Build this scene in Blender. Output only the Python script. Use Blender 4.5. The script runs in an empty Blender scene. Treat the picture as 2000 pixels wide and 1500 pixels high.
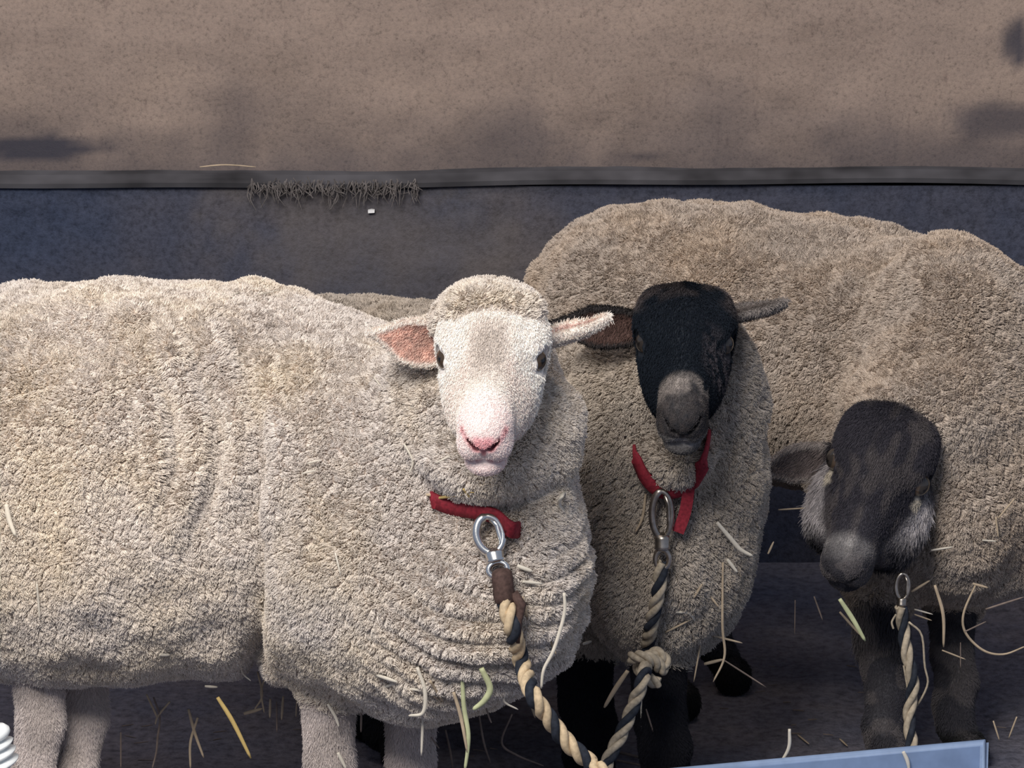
import bpy, bmesh, math, random
import numpy as np
from mathutils import Vector, Matrix
from mathutils.kdtree import KDTree
from mathutils.bvhtree import BVHTree

C = bpy.context.scene.collection
SC = bpy.context.scene
RNG = np.random.default_rng(7)
random.seed(7)

# ------------------------------------------------------------------ camera
PITCH = math.radians(16.0)
CAM = np.array([0.0, -6 * math.cos(PITCH), 0.70 + 6 * math.sin(PITCH)])
RIGHT = np.array([1.0, 0, 0])
FWD = np.array([0, math.cos(PITCH), -math.sin(PITCH)])
UPV = np.array([0, math.sin(PITCH), math.cos(PITCH)])
FPX = 9000.0
cd = bpy.data.cameras.new('camera')
cd.sensor_width = 36.0
cd.lens = 36.0 * FPX / 2000.0
cd.clip_start = 0.1
cam = bpy.data.objects.new('camera', cd)
C.objects.link(cam)
cam.location = CAM
cam.rotation_euler = (math.pi / 2 - PITCH, 0, 0)
SC.camera = cam

# ------------------------------------------------------------------ light
w = bpy.data.worlds.new('World'); SC.world = w; w.use_nodes = True
bgn = w.node_tree.nodes['Background']
bgn.inputs[0].default_value = (0.62, 0.74, 1.0, 1)
bgn.inputs[1].default_value = 0.34

def area(name, loc, target, sx, sy, power, col):
    l = bpy.data.lights.new(name, 'AREA'); l.shape = 'RECTANGLE'
    l.size = sx; l.size_y = sy; l.energy = power; l.color = col
    o = bpy.data.objects.new(name, l); C.objects.link(o)
    o.location = loc
    o.rotation_euler = (Vector(target) - Vector(loc)).to_track_quat('-Z', 'Y').to_euler()
    return o
# daylight through the open front of the shed
area('daylight_opening', (-0.9, -2.6, 3.2), (0.0, 0.1, 0.5), 1.6, 1.2, 160, (1.0, 0.955, 0.90))
# warm area light aimed at the upper back wall
area('upper_wall_light', (0.1, 0.15, 2.5), (0.0, 1.45, 1.35), 2.4, 0.4, 16, (1.0, 0.86, 0.74))
sl = bpy.data.lights.new('sunlit_patch', 'SPOT'); sl.energy = 210; sl.color = (1.0, .84, .62); sl.spot_size = math.radians(9); sl.spot_blend = .7; sl.shadow_soft_size = .12
so = bpy.data.objects.new('sunlit_patch', sl); C.objects.link(so); so.location = (-2.6, -2.6, 2.7)
so.rotation_euler = (Vector((-.60, -.08, .70)) - so.location).to_track_quat('-Z', 'Y').to_euler()
SC.view_settings.view_transform = 'Standard'
SC.view_settings.look = 'None'
SC.view_settings.gamma = 1.0
SC.view_settings.exposure = 0.0
SC.view_settings.use_curve_mapping = False

# ------------------------------------------------------------------ helpers
def ray(px, py):
    d = FWD + RIGHT * ((px - 1000) / FPX) + UPV * ((750 - py) / FPX)
    return d / np.linalg.norm(d)
def P(px, py, Y):
    d = ray(px, py)
    return CAM + d * ((Y - CAM[1]) / d[1])
def onfloor(px, py):
    d = ray(px, py)
    return CAM + d * ((0.0 - CAM[2]) / d[2])

def tag(o, label=None, cat=None, group=None, kind=None):
    if label: o['label'] = label
    if cat: o['category'] = cat
    if group: o['group'] = group
    if kind: o['kind'] = kind
    return o
def empty(name, loc):
    o = bpy.data.objects.new(name, None); C.objects.link(o); o.location = loc
    o.empty_display_size = 0.05
    return o
def link_mesh(name, me, mat, parent=None):
    o = bpy.data.objects.new(name, me); C.objects.link(o)
    if mat is not None: me.materials.append(mat)
    if parent is not None:
        o.parent = parent
        o.matrix_parent_inverse = parent_world(parent).inverted()
    return o
def parent_world(p):
    m = p.matrix_basis.copy()
    if p.parent is not None:
        m = parent_world(p.parent) @ p.matrix_parent_inverse @ m
    return m
def mesh_np(name, v, f, smooth=True):
    me = bpy.data.meshes.new(name)
    v = np.asarray(v, np.float32); f = np.asarray(f, np.int32)
    n = f.shape[1]
    me.vertices.add(len(v)); me.vertices.foreach_set('co', v.ravel())
    me.loops.add(f.size); me.loops.foreach_set('vertex_index', f.ravel())
    me.polygons.add(len(f))
    me.polygons.foreach_set('loop_start', np.arange(0, f.size, n, dtype=np.int32))
    me.polygons.foreach_set('loop_total', np.full(len(f), n, np.int32))
    me.polygons.foreach_set('use_smooth', np.full(len(f), smooth))
    me.update(); me.validate()
    return me
def bm_obj(name, bm, mat, parent=None, smooth=False):
    me = bpy.data.meshes.new(name)
    bmesh.ops.recalc_face_normals(bm, faces=bm.faces)
    bm.to_mesh(me); bm.free()
    if smooth:
        for p in me.polygons: p.use_smooth = True
    return link_mesh(name, me, mat, parent)
def sweep(bm, pts, rad, seg=8, flat=1.0, caps=True, matidx=0, closed=False):
    """tube along a polyline; rad is a number or a list; flat squashes one axis"""
    pts = [Vector(p) for p in pts]; n = len(pts)
    rad = [rad] * n if not hasattr(rad, '__len__') else list(rad)
    rings = []; prev = None
    for i, p in enumerate(pts):
        if closed: t = pts[(i + 1) % n] - pts[i - 1]
        else: t = pts[min(i + 1, n - 1)] - pts[max(i - 1, 0)]
        if t.length < 1e-9: t = Vector((0, 0, 1))
        t.normalize()
        if prev is None:
            a = Vector((0, -1, 0.2)) if abs(t.y) < 0.8 else Vector((0, 0, 1))
        else: a = prev
        u = (a - t * a.dot(t)).normalized(); prev = u
        v = t.cross(u)
        rings.append([bm.verts.new(p + (u * math.cos(2 * math.pi * k / seg) * flat + v * math.sin(2 * math.pi * k / seg)) * rad[i]) for k in range(seg)])
    m = n if closed else n - 1
    for i in range(m):
        r0, r1 = rings[i], rings[(i + 1) % n]
        for k in range(seg):
            f = bm.faces.new((r0[k], r0[(k + 1) % seg], r1[(k + 1) % seg], r1[k])); f.material_index = matidx; f.smooth = True
    if caps and not closed:
        for r in (rings[0][::-1], rings[-1]):
            f = bm.faces.new(r); f.material_index = matidx
def smooth_poly(pts, n=24):
    """Catmull-Rom through points"""
    p = np.asarray(pts, float); p = np.vstack([2 * p[0] - p[1], p, 2 * p[-1] - p[-2]])
    out = []; segs = len(p) - 3
    for t in np.linspace(0, segs - 1e-6, n):
        i = int(t); u = t - i
        a, b, c, d = p[i], p[i + 1], p[i + 2], p[i + 3]
        out.append(0.5 * (2 * b + (c - a) * u + (2 * a - 5 * b + 4 * c - d) * u * u + (3 * b - a - 3 * c + d) * u ** 3))
    return np.array(out)

# ------------------------------------------------------------------ materials
class NT:
    def __init__(s, name):
        s.m = bpy.data.materials.new(name); s.m.use_nodes = True
        s.t = s.m.node_tree; s.b = s.t.nodes['Principled BSDF']
    def n(s, typ, **kw):
        x = s.t.nodes.new(typ)
        for k, v in kw.items():
            if k.startswith('i_'): x.inputs[k[2:].replace('_', ' ')].default_value = v
            else: setattr(x, k, v)
        return x
    def l(s, a, b): s.t.links.new(a, b)
    def ramp(s, fac, stops):
        r = s.n('ShaderNodeValToRGB'); e = r.color_ramp.elements
        while len(e) > 1: e.remove(e[-1])
        e[0].position, e[0].color = stops[0][0], (*stops[0][1], 1)
        for p, c in stops[1:]:
            x = e.new(p); x.color = (*c, 1)
        s.l(fac, r.inputs[0]); return r.outputs[0]
    def noise(s, scale, detail=4, rough=0.55, vec=None):
        x = s.n('ShaderNodeTexNoise'); x.inputs['Scale'].default_value = scale
        x.inputs['Detail'].default_value = detail; x.inputs['Roughness'].default_value = rough
        if vec is not None: s.l(vec, x.inputs['Vector'])
        return x.outputs['Fac']
    def mix(s, fac, a, b, mode='MIX'):
        x = s.n('ShaderNodeMix', data_type='RGBA', blend_type=mode)
        for sock, val in ((x.inputs[0], fac), (x.inputs[6], a), (x.inputs[7], b)):
            if isinstance(val, (int, float)): sock.default_value = val
            elif isinstance(val, tuple): sock.default_value = (*val, 1)
            else: s.l(val, sock)
        return x.outputs[2]
    def bump(s, h, strength=0.4, dist=0.01):
        x = s.n('ShaderNodeBump'); x.inputs['Strength'].default_value = strength; x.inputs['Distance'].default_value = dist
        s.l(h, x.inputs['Height']); s.l(x.outputs[0], s.b.inputs['Normal'])
    def objvec(s, scale=(1, 1, 1)):
        tc = s.n('ShaderNodeTexCoord'); mp = s.n('ShaderNodeMapping'); mp.inputs['Scale'].default_value = scale
        s.l(tc.outputs['Object'], mp.inputs['Vector']); return mp.outputs[0]
    def base(s, c, rough=0.8, spec=0.3, metal=0.0):
        if isinstance(c, tuple): s.b.inputs['Base Color'].default_value = (*c, 1)
        else: s.l(c, s.b.inputs['Base Color'])
        s.b.inputs['Roughness'].default_value = rough
        s.b.inputs['Specular IOR Level'].default_value = spec
        s.b.inputs['Metallic'].default_value = metal
        return s.m
def simple(name, c, rough=0.7, spec=0.3, metal=0.0, var=0.25, scale=60):
    t = NT(name); f = t.noise(scale, 3, 0.6, t.objvec())
    d = tuple(x * (1 - var) for x in c); u = tuple(min(1, x * (1 + var)) for x in c)
    return t.base(t.ramp(f, [(0.3, d), (0.7, u)]), rough, spec, metal)

def mat_attr(name, rough=0.8, spec=0.2, fine=260, bumpd=0.0012, var=0.16, sheen=0.0):
    """painted natural colours stored per vertex, with a fine hair speckle"""
    t = NT(name); a = t.n('ShaderNodeAttribute', attribute_name='col')
    f = t.noise(fine, 4, 0.7, t.objvec())
    sp = t.ramp(f, [(0.3, (1 - 2 * var,) * 3), (0.55, (1, 1, 1)), (0.75, (1 + var,) * 3)])
    t.base(t.mix(1.0, a.outputs['Color'], sp, 'MULTIPLY'), rough, spec)
    t.bump(f, 0.5, bumpd)
    return t.m
def mat_wool(name, pale, dark, warm, tip=1.0):
    t = NT(name)
    hi = t.n('ShaderNodeHairInfo')
    v = t.objvec()
    big = t.noise(7, 3, 0.55, v)
    mid = t.noise(42, 3, 0.6, v)
    base = t.mix(t.ramp(big, [(0.40, (0, 0, 0)), (0.66, (1, 1, 1))]), pale, warm)
    base = t.mix(t.ramp(mid, [(0.50, (0, 0, 0)), (0.80, (0.5,) * 3)]), base, dark)
    rnd = t.ramp(hi.outputs['Random'], [(0.0, (0.72,) * 3), (0.5, (1.0,) * 3), (1.0, (1.16,) * 3)])
    base = t.mix(1.0, base, rnd, 'MULTIPLY')
    t.base(base, 0.9, 0.1)
    return t.m
M = {}
M['wool_cream'] = mat_wool('wool_cream', (0.78, 0.71, 0.65), (0.49, 0.42, 0.375), (0.80, 0.705, 0.585))
M['wool_grey'] = mat_wool('wool_grey', (0.53, 0.465, 0.40), (0.35, 0.30, 0.26), (0.54, 0.46, 0.375))
M['wool_tan'] = mat_wool('wool_tan', (0.55, 0.47, 0.40), (0.36, 0.29, 0.245), (0.58, 0.47, 0.37))
M['hide'] = mat_attr('hide')
M['hide_black'] = mat_attr('hide_black', 0.7, 0.22, 240, 0.0015, 0.25)
def eye_mat():
    t = NT('eye_gloss'); a = t.n('ShaderNodeAttribute', attribute_name='col')
    t.base(a.outputs['Color'], 0.08, 0.6); return t.m
M['eye'] = eye_mat()
def coat_mat():
    t = NT('short_hair'); a = t.n('ShaderNodeAttribute', attribute_name='col')
    return t.base(a.outputs['Color'], .8, .12)
M['coat'] = coat_mat()

# ------------------------------------------------------------------ signed distance sculpting
def nrm(v): v = np.asarray(v, float); return v / np.linalg.norm(v)
def rotz(a): c, s = math.cos(a), math.sin(a); return np.array([[c, -s, 0], [s, c, 0], [0, 0, 1.0]])
def roty(a): c, s = math.cos(a), math.sin(a); return np.array([[c, 0, s], [0, 1, 0], [-s, 0, c]])
def rotx(a): c, s = math.cos(a), math.sin(a); return np.array([[1, 0, 0], [0, c, -s], [0, s, c]])
def ell(c, r, k=0.05, R=None, op='+'): return dict(t='e', c=np.asarray(c, np.float32), r=np.asarray(r, np.float32), k=k, R=R, op=op)
def cone(a, ra, b, rb, k=0.03, op='+'): return dict(t='c', a=np.asarray(a, np.float32), ra=ra, b=np.asarray(b, np.float32), rb=rb, k=k, op=op)
def ear(base, tip, open_dir, width, th=0.0035, cup=9.0, bend=0.0, k=0.012):
    base = np.asarray(base, float); tip = np.asarray(tip, float)
    L = np.linalg.norm(tip - base); l = (tip - base) / L
    o = nrm(np.asarray(open_dir, float) - l * np.dot(open_dir, l)); s = np.cross(o, l)
    return dict(t='ear', base=base.astype(np.float32), R=np.array([l, s, o], np.float32), L=L, w=width / 2, th=th, cup=cup, bend=bend, k=k, op='+')
def prim(d, p):
    if d['t'] == 'e':
        q = p - d['c']
        if d['R'] is not None: q = q @ d['R'].astype(np.float32)
        a = q / d['r']; k0 = np.sqrt((a * a).sum(1)) + 1e-6
        a /= d['r']; k1 = np.sqrt((a * a).sum(1)) + 1e-6
        return k0 * (k0 - 1) / k1
    if d['t'] == 'c':
        ab = d['b'] - d['a']; ap = p - d['a']
        h = np.clip(ap @ ab / float(ab @ ab), 0, 1)
        q = ap - h[:, None] * ab
        return np.sqrt((q * q).sum(1)) - (d['ra'] + (d['rb'] - d['ra']) * h)
    q = (p - d['base']) @ d['R'].T
    x, y, z = q[:, 0] / d['L'], q[:, 1], q[:, 2]
    xc = np.clip(x, 0, 1)
    hw = d['w'] * (0.30 + 0.70 * np.maximum(np.sin(np.pi * np.clip(xc * 0.9 + 0.12, 0, 1)), 0) ** 0.9) * np.sqrt(np.clip(1 - xc ** 5, 0, 1)) * np.clip(1.02 - np.clip(xc - 0.55, 0, 1) * 1.45, 0.12, 1)
    zz = z - d['cup'] * np.minimum(y * y, d['w'] ** 2) * (1.1 - 0.6 * xc) - d['bend'] * xc * xc
    ex = np.maximum(np.abs(y) - hw, 0); lx = np.maximum(np.maximum(x - 1, -x), 0) * d['L']
    ez = np.maximum(np.abs(zz) * 0.85 - d['th'] * 0.35, 0)
    return np.sqrt(ex * ex + lx * lx + ez * ez) - d['th'] * 0.8
def smin(a, b, k):
    h = np.maximum(k - np.abs(a - b), 0) / k
    return np.minimum(a, b) - h * h * k * 0.25
def fold(prims, p):
    out = None
    for d in prims:
        v = prim(d, p)
        if out is None: out = v
        elif d['op'] == '+': out = smin(out, v, d['k'])
        else: out = -smin(-out, v, d['k'])
    return out

class Head:
    """frame of a sheep's head: a = poll to muzzle, b = dorsal, c = lateral (picture right)"""
    def __init__(s, eye_mid, t, roll, yaw, scale, depth):
        t, roll, yaw = map(math.radians, (t, roll, yaw))
        tc, dn = -FWD, -UPV
        F = math.cos(t) * dn + math.sin(t) * tc
        U = -math.sin(t) * dn + math.cos(t) * tc
        R = RIGHT.copy()
        F, R = F * math.cos(yaw) - R * math.sin(yaw), R * math.cos(yaw) + F * math.sin(yaw)
        def rl(v):
            x, y, z = v @ RIGHT, v @ UPV, v @ FWD
            return RIGHT * (x * math.cos(roll) - y * math.sin(roll)) + UPV * (x * math.sin(roll) + y * math.cos(roll)) + FWD * z
        s.F, s.U, s.R = rl(F), rl(U), rl(R); s.s = scale
        s.o = P(*eye_mid, depth) - scale * (0.10 * s.F - 0.03 * s.U)
        s.A = np.array([s.F, s.U, s.R], np.float32)
    def loc(s, p): return ((p - s.o.astype(np.float32)) @ s.A.T) / np.float32(s.s)
    def w(s, a, b, c): return s.o + s.s * (a * s.F + b * s.U + c * s.R)
NOSTRIL = [((.266, -.050, .026), (.2765, -.0595, .018), .0046), ((.2765, -.0595, .018), (.283, -.069, .0095), .0052)]
MOUTH = [((.277, -.097, 0), (.270, -.1005, .018), .0026), ((.270, -.1005, .018), (.250, -.100, .033), .0026), ((.250, -.100, .033), (.205, -.092, .041), .0028)]
PHIL = ((.286, -.074, 0), (.281, -.097, 0), .0020)
def head_prims(broad=1.0, muzzle=1.0, square=0.0):
    b = broad; m = muzzle
    S = [ell((.055, -.040, 0), (.078, .070, .066 * b), .03),
         ell((.075, -.018, 0), (.062, .045, .064 * b), .03),
         cone((.09, -.034, 0), .050 * b, (.235, -.050, 0), .0335 * m, .035),
         cone((.10, -.018, 0), .034 * b, (.215, -.034, 0), .026 * m, .03),
         cone((.06, -.092, 0), .048 * b, (.225, -.096, 0), .024 * m, .04)]
    for s in (-1, 1):
        S += [ell((.095, -.075, s * .036 * b), (.062, .046, .026), .03),
              ell((.150, -.078, s * .032 * b), (.06, .034, .020), .035),
              ell((.092, -.012, s * .052 * b), (.026, .020, .017), .018),
              cone((.112, -.052, s * .058 * b), .010, (.150, -.068, s * .046 * b), .006, .016)]
    if square:   # a squarer poll and brow
        for s in (-1, 1): S += [ell((.045, -.012, s * .046 * b), (.036, .026 * square + .012, .026), .025), ell((.075, -.028, s * .050 * b), (.04, .03, .022), .02)]
    S += [ell((.250, -.055, 0), (.034, .034, .0385 * m), .02),
          ell((.264, -.060, 0), (.024, .026, .026 * m), .015)]
    for s in (-1, 1): S += [ell((.254, -.080, s * .018 * m), (.027, .023, .023 * m), .012)]
    S += [ell((.245, -.112, 0), (.030, .018, .031 * m), .012)]
    for s in (-1, 1):
        S += [ell((.104, -.029, s * .070 * b), (.021, .016, .016), .008, op='-')]
        # eyelids ring the eye
        S += [cone((.086, -.026, s * .063 * b), .0055, (.103, -.0135, s * .0635 * b), .0062, .006),
              cone((.103, -.0135, s * .0635 * b), .0062, (.121, -.028, s * .059 * b), .005, .006),
              cone((.086, -.026, s * .063 * b), .0050, (.103, -.046, s * .0625 * b), .0055, .006),
              cone((.103, -.046, s * .0625 * b), .0055, (.121, -.028, s * .059 * b), .005, .006)]
        for a, e, r in NOSTRIL: S += [cone((a[0], a[1], s * a[2] * m), r, (e[0], e[1], s * e[2] * m), r, .004, '-')]
        for a, e, r in MOUTH: S += [cone((a[0], a[1], s * a[2] * m), r, (e[0], e[1], s * e[2] * m), r, .004, '-')]
    a, e, r = PHIL
    S += [cone(a, r, e, r, .004, '-')]
    return S
def lines_dist(q, lines, m=1.0):
    out = None
    for a, e, r in lines:
        for s in (-1, 1):
            v = prim(cone((a[0], a[1], s * a[2] * m), 0, (e[0], e[1], s * e[2] * m), 0), q)
            out = v if out is None else np.minimum(out, v)
    return out
def leg_prims(top, r_top, foot, hind=False, fwd=(1, 0), r=0.024):
    """jointed leg from the body down to a hoof on the floor; fwd = horizontal heading"""
    T = np.asarray(top, float); Fo = np.array([foot[0], foot[1], 0.0]); H = T[2]
    f = np.array([fwd[0], fwd[1], 0.0])
    def at(z, off):
        t = 1 - z / H
        return np.array([T[0] + (Fo[0] - T[0]) * t, T[1] + (Fo[1] - T[1]) * t, z]) + f * off
    if hind: J = [(H, 0, r_top), (H * .68, .004, r * 1.2), (H * .46, -.010, r * 1.12), (H * .22, -.006, r * .74), (.075, -.012, r * .95), (.035, .012, r * .95)]
    else: J = [(H, 0, r_top), (H * .62, 0, r * 1.12), (H * .46, .008, r * 1.12), (H * .22, .002, r * .76), (.075, 0, r * .98), (.035, .014, r * .95)]
    S = []
    for (z0, o0, r0), (z1, o1, r1) in zip(J, J[1:]): S.append(cone(at(z0, o0), r0, at(z1, o1), r1, .012))
    base = at(.0, .02)
    for sd in (-1, 1):
        side = np.array([-f[1], f[0], 0]) * sd * .012
        S.append(ell(base + side + np.array([0, 0, .024]) + f * .004, (.026, .016, .026), .004, rotz(math.atan2(f[1], f[0]))))
    return S

def surface_nets(S, o, h):
    ins = S < 0
    c = [ins[i:S.shape[0] - 1 + i, j:S.shape[1] - 1 + j, k:S.shape[2] - 1 + k] for i in (0, 1) for j in (0, 1) for k in (0, 1)]
    cnt = sum(x.astype(np.int8) for x in c)
    act = (cnt > 0) & (cnt < 8)
    idx = np.argwhere(act); vid = np.full(act.shape, -1, np.int32); vid[act] = np.arange(len(idx))
    acc = np.zeros((len(idx), 3)); n = np.zeros(len(idx))
    offs = [(i, j, k) for i in (0, 1) for j in (0, 1) for k in (0, 1)]
    for a in range(8):
        for b in range(a + 1, 8):
            d = np.array(offs[b]) - np.array(offs[a])
            if np.abs(d).sum() != 1: continue
            ia, ib = idx + offs[a], idx + offs[b]
            va, vb = S[tuple(ia.T)], S[tuple(ib.T)]
            m = (va < 0) != (vb < 0)
            t = (va / np.where(m, va - vb, 1))[:, None]
            acc += np.where(m[:, None], ia + t * d, 0); n += m
    V = o + h * acc / n[:, None]
    F = []
    for ax in range(3):
        u, v = (ax + 1) % 3, (ax + 2) % 3
        s0 = [slice(None)] * 3; s1 = [slice(None)] * 3
        s0[ax] = slice(0, -1); s1[ax] = slice(1, None)
        a, b = ins[tuple(s0)], ins[tuple(s1)]
        e = np.argwhere(a != b)
        e = e[(e[:, u] > 0) & (e[:, v] > 0) & (e[:, u] < S.shape[u] - 1) & (e[:, v] < S.shape[v] - 1)]
        du = np.zeros(3, int); du[u] = 1; dv = np.zeros(3, int); dv[v] = 1
        q = np.stack([vid[tuple((e - du - dv).T)], vid[tuple((e - dv).T)], vid[tuple(e.T)], vid[tuple((e - du).T)]], 1)
        fl = ~a[tuple(e.T)]
        q[fl] = q[fl][:, ::-1]
        F.append(q)
    return V, np.vstack(F)
def chunked(fn, p, n=200000):
    return np.concatenate([fn(p[i:i + n]) for i in range(0, len(p), n)])
def sculpt(fn, lo, hi, h, B=8):
    lo = np.asarray(lo, float); hi = np.asarray(hi, float)
    nb = np.ceil((hi - lo) / (h * B)).astype(int); N = nb * B + 1
    ctr = np.stack(np.meshgrid(*[(np.arange(n) + .5) * B * h for n in nb], indexing='ij'), -1).reshape(-1, 3) + lo
    dc = chunked(fn, ctr.astype(np.float32)).reshape(nb)
    near = np.abs(dc) < h * B * 0.87 * 1.9 + .012
    S = np.repeat(np.repeat(np.repeat(dc, B, 0), B, 1), B, 2).astype(np.float32)
    S = np.pad(S, ((0, 1), (0, 1), (0, 1)), mode='edge')
    m = np.repeat(np.repeat(np.repeat(near, B, 0), B, 1), B, 2)
    m = np.pad(m, ((0, 1), (0, 1), (0, 1)), mode='edge')
    for ax in range(3):   # shared block faces
        sl0 = [slice(None)] * 3; sl1 = [slice(None)] * 3
        sl0[ax] = slice(0, -1); sl1[ax] = slice(1, None)
        m2 = m.copy(); m2[tuple(sl1)] |= m[tuple(sl0)]; m = m2
    ii = np.argwhere(m)
    S[tuple(ii.T)] = chunked(fn, (lo + ii * h).astype(np.float32))
    return surface_nets(S, lo, h)
def vnoise(p, scale, seed=0):
    """cheap smooth value noise on points"""
    q = p * scale; i = np.floor(q).astype(np.int64); f = q - i; f = f * f * (3 - 2 * f)
    out = 0
    for dx in (0, 1):
        for dy in (0, 1):
            for dz in (0, 1):
                hsh = ((i[:, 0] + dx) * 374761393 + (i[:, 1] + dy) * 668265263 + (i[:, 2] + dz) * 2147483647 + seed * 974634777) & 0xffffffff
                hsh = ((hsh ^ (hsh >> 13)) * 1274126177) & 0xffffffff
                r = ((hsh ^ (hsh >> 16)) & 0xffff) / 65535.0
                out = out + r * (f[:, 0] if dx else 1 - f[:, 0]) * (f[:, 1] if dy else 1 - f[:, 1]) * (f[:, 2] if dz else 1 - f[:, 2])
    return out
def sstep(a, b, x): t = np.clip((x - a) / (b - a), 0, 1); return t * t * (3 - 2 * t)
def lerp(c, new, m): return c * (1 - m[:, None]) + np.asarray(new) * m[:, None]

BVHS = []   # what straw and rope can lie against
def make_sheep(name, label, cfg):
    head = cfg['head']; hp = head_prims(*cfg.get('headshape', (1, 1))) + cfg.get('jowl', [])
    fl, legs, ears = cfg['fleece'], cfg['legs'], cfg['ears']
    def parts(p):
        df = fold(fl, p)
        q = head.loc(p)
        near = (np.abs(q) < 0.42).all(1)
        ds = np.full(len(p), 0.2, np.float32)
        if near.any():
            dh = fold(hp, q[near]) * head.s
            for e in ears: dh = smin(dh, prim(e, p[near]), e['k'])
            ds[near] = dh
        ds = np.minimum(ds, fold(legs, p))
        return df, ds
    def fn(p):
        df, ds = parts(p)
        return smin(df, ds, 0.012).astype(np.float32)
    V, Q = sculpt(fn, cfg['lo'], cfg['hi'], cfg.get('h', 0.0055))
    # refine the head
    bm = bmesh.new()
    me = mesh_np('tmp', V, Q); bm.from_mesh(me); bpy.data.meshes.remove(me)
    bm.verts.ensure_lookup_table()
    def refine(test):
        co = np.array([v.co[:] for v in bm.verts], np.float32)
        m = test(co)
        bm.verts.index_update()
        es = [e for e in bm.edges if m[e.verts[0].index] and m[e.verts[1].index]]
        bmesh.ops.subdivide_edges(bm, edges=es, cuts=1, use_grid_fill=True)
    hp_ear = [np.array([e['base'], e['base'] + e['R'][0] * e['L']]) for e in ears]
    def t1(co):
        df, ds = parts(co); q = head.loc(co)
        return (ds < df + .01) & (np.abs(q) < 0.4).all(1)
    refine(t1)
    def t2(co):
        df, ds = parts(co); q = head.loc(co)
        return (ds < df + .005) & (q[:, 0] > .06) & (np.abs(q[:, 2]) < .09) & (np.abs(q) < 0.4).all(1)
    refine(t2)
    bmesh.ops.triangulate(bm, faces=[f for f in bm.faces if len(f.verts) > 4])
    co = np.array([v.co[:] for v in bm.verts], np.float64)
    q = head.loc(co.astype(np.float32)); df, ds = parts(co.astype(np.float32))
    sel = np.where((ds < df + .02) & (np.abs(q) < 0.4).all(1))[0]
    for _ in range(3):
        p = co[sel]; e = 0.0008
        d0 = fn(p.astype(np.float32)).astype(np.float64)
        g = np.stack([(fn((p + np.eye(3)[i] * e).astype(np.float32)) - fn((p - np.eye(3)[i] * e).astype(np.float32))) / (2 * e) for i in range(3)], 1)
        gl = (g * g).sum(1) + 1e-3
        st = (d0 / gl)[:, None] * g
        ln = np.linalg.norm(st, axis=1, keepdims=True)
        st *= np.minimum(1, .003 / (ln + 1e-9)) * 0.9
        co[sel] = p - st
    for v, c in zip(bm.verts, co): v.co = c
    me = bpy.data.meshes.new('body'); bm.to_mesh(me); bm.free()
    n = len(me.vertices)
    co = np.empty(n * 3, np.float32); me.vertices.foreach_get('co', co); co = co.reshape(-1, 3)
    df, ds = parts(co)
    wool = sstep(-.006, .008, ds - df)
    wool *= cfg.get('woolmask', lambda c: np.ones(len(c)))(co)
    nv = np.empty(n * 3, np.float32); me.vertices.foreach_get('normal', nv)
    nv = nv.reshape(-1, 3)
    disp = cfg['disp'](co) * wool
    co2 = co + nv * disp[:, None]
    me.vertices.foreach_set('co', co2.ravel().astype(np.float32))
    me.polygons.foreach_set('use_smooth', np.ones(len(me.polygons), bool))
    me.update()
    nv = np.empty(n * 3, np.float32); me.vertices.foreach_get('normal', nv); nv = nv.reshape(-1, 3)
    col = cfg['paint'](co, head.loc(co), nv, ds, df)
    col = lerp(col, cfg['undercoat'], wool)
    at = me.attributes.new('col', 'FLOAT_COLOR', 'POINT')
    at.data.foreach_set('color', np.hstack([np.clip(col, 0, 1), np.ones((n, 1))]).astype(np.float32).ravel())
    root = tag(empty(name, cfg['base']), label, 'sheep')
    body = link_mesh('body', me, M[cfg.get('mat', 'hide')], root)
    me.calc_loop_triangles()
    tri = np.empty(len(me.loop_triangles) * 3, np.int32); me.loop_triangles.foreach_get('vertices', tri); tri = tri.reshape(-1, 3)
    # eyes
    for s in (-1, 1):
        b = cfg.get('headshape', (1, 1))[0]
        ctr = head.w(.105, -.028, s * (.0600 * b + cfg.get('eye_out', 0)))
        bme = bmesh.new(); bmesh.ops.create_uvsphere(bme, u_segments=32, v_segments=24, radius=.0180 * head.s)
        look = nrm(head.R * s * .9 + head.U * .2 + head.F * .25)
        up = nrm(head.U - look * (head.U @ look)); sd = np.cross(up, look)
        em = bpy.data.meshes.new('eye'); 
        vs = [v.co.copy() for v in bme.verts]; cs = []
        for v in bme.verts:
            u = v.co.normalized(); x, y, z = u
            r = math.hypot(x, y)
            if z < 0.3 or r > .86: c = (.10, .07, .05)
            elif abs(y) < .2 and abs(x) < .5: c = (.004, .004, .005)
            else: c = cfg.get('iris', (.055, .036, .022))
            cs.append(c)
            v.co = Vector(ctr + (sd * x + up * y + look * z * .92) * .0180 * head.s)
        bme.to_mesh(em); bme.free()
        a2 = em.attributes.new('col', 'FLOAT_COLOR', 'POINT')
        for i, c in enumerate(cs): a2.data[i].color = (*c, 1)
        for p in em.polygons: p.use_smooth = True
        link_mesh('eye', em, M['eye'], root)
    BVHS.append(BVHTree.FromPolygons([Vector(c) for c in co2.tolist()], tri.tolist()))
    # fleece
    grow_fleece(cfg, root, co2, nv, tri, wool)
    grow_coat(cfg, root, co2, nv, tri, wool, col)
    return root

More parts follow.
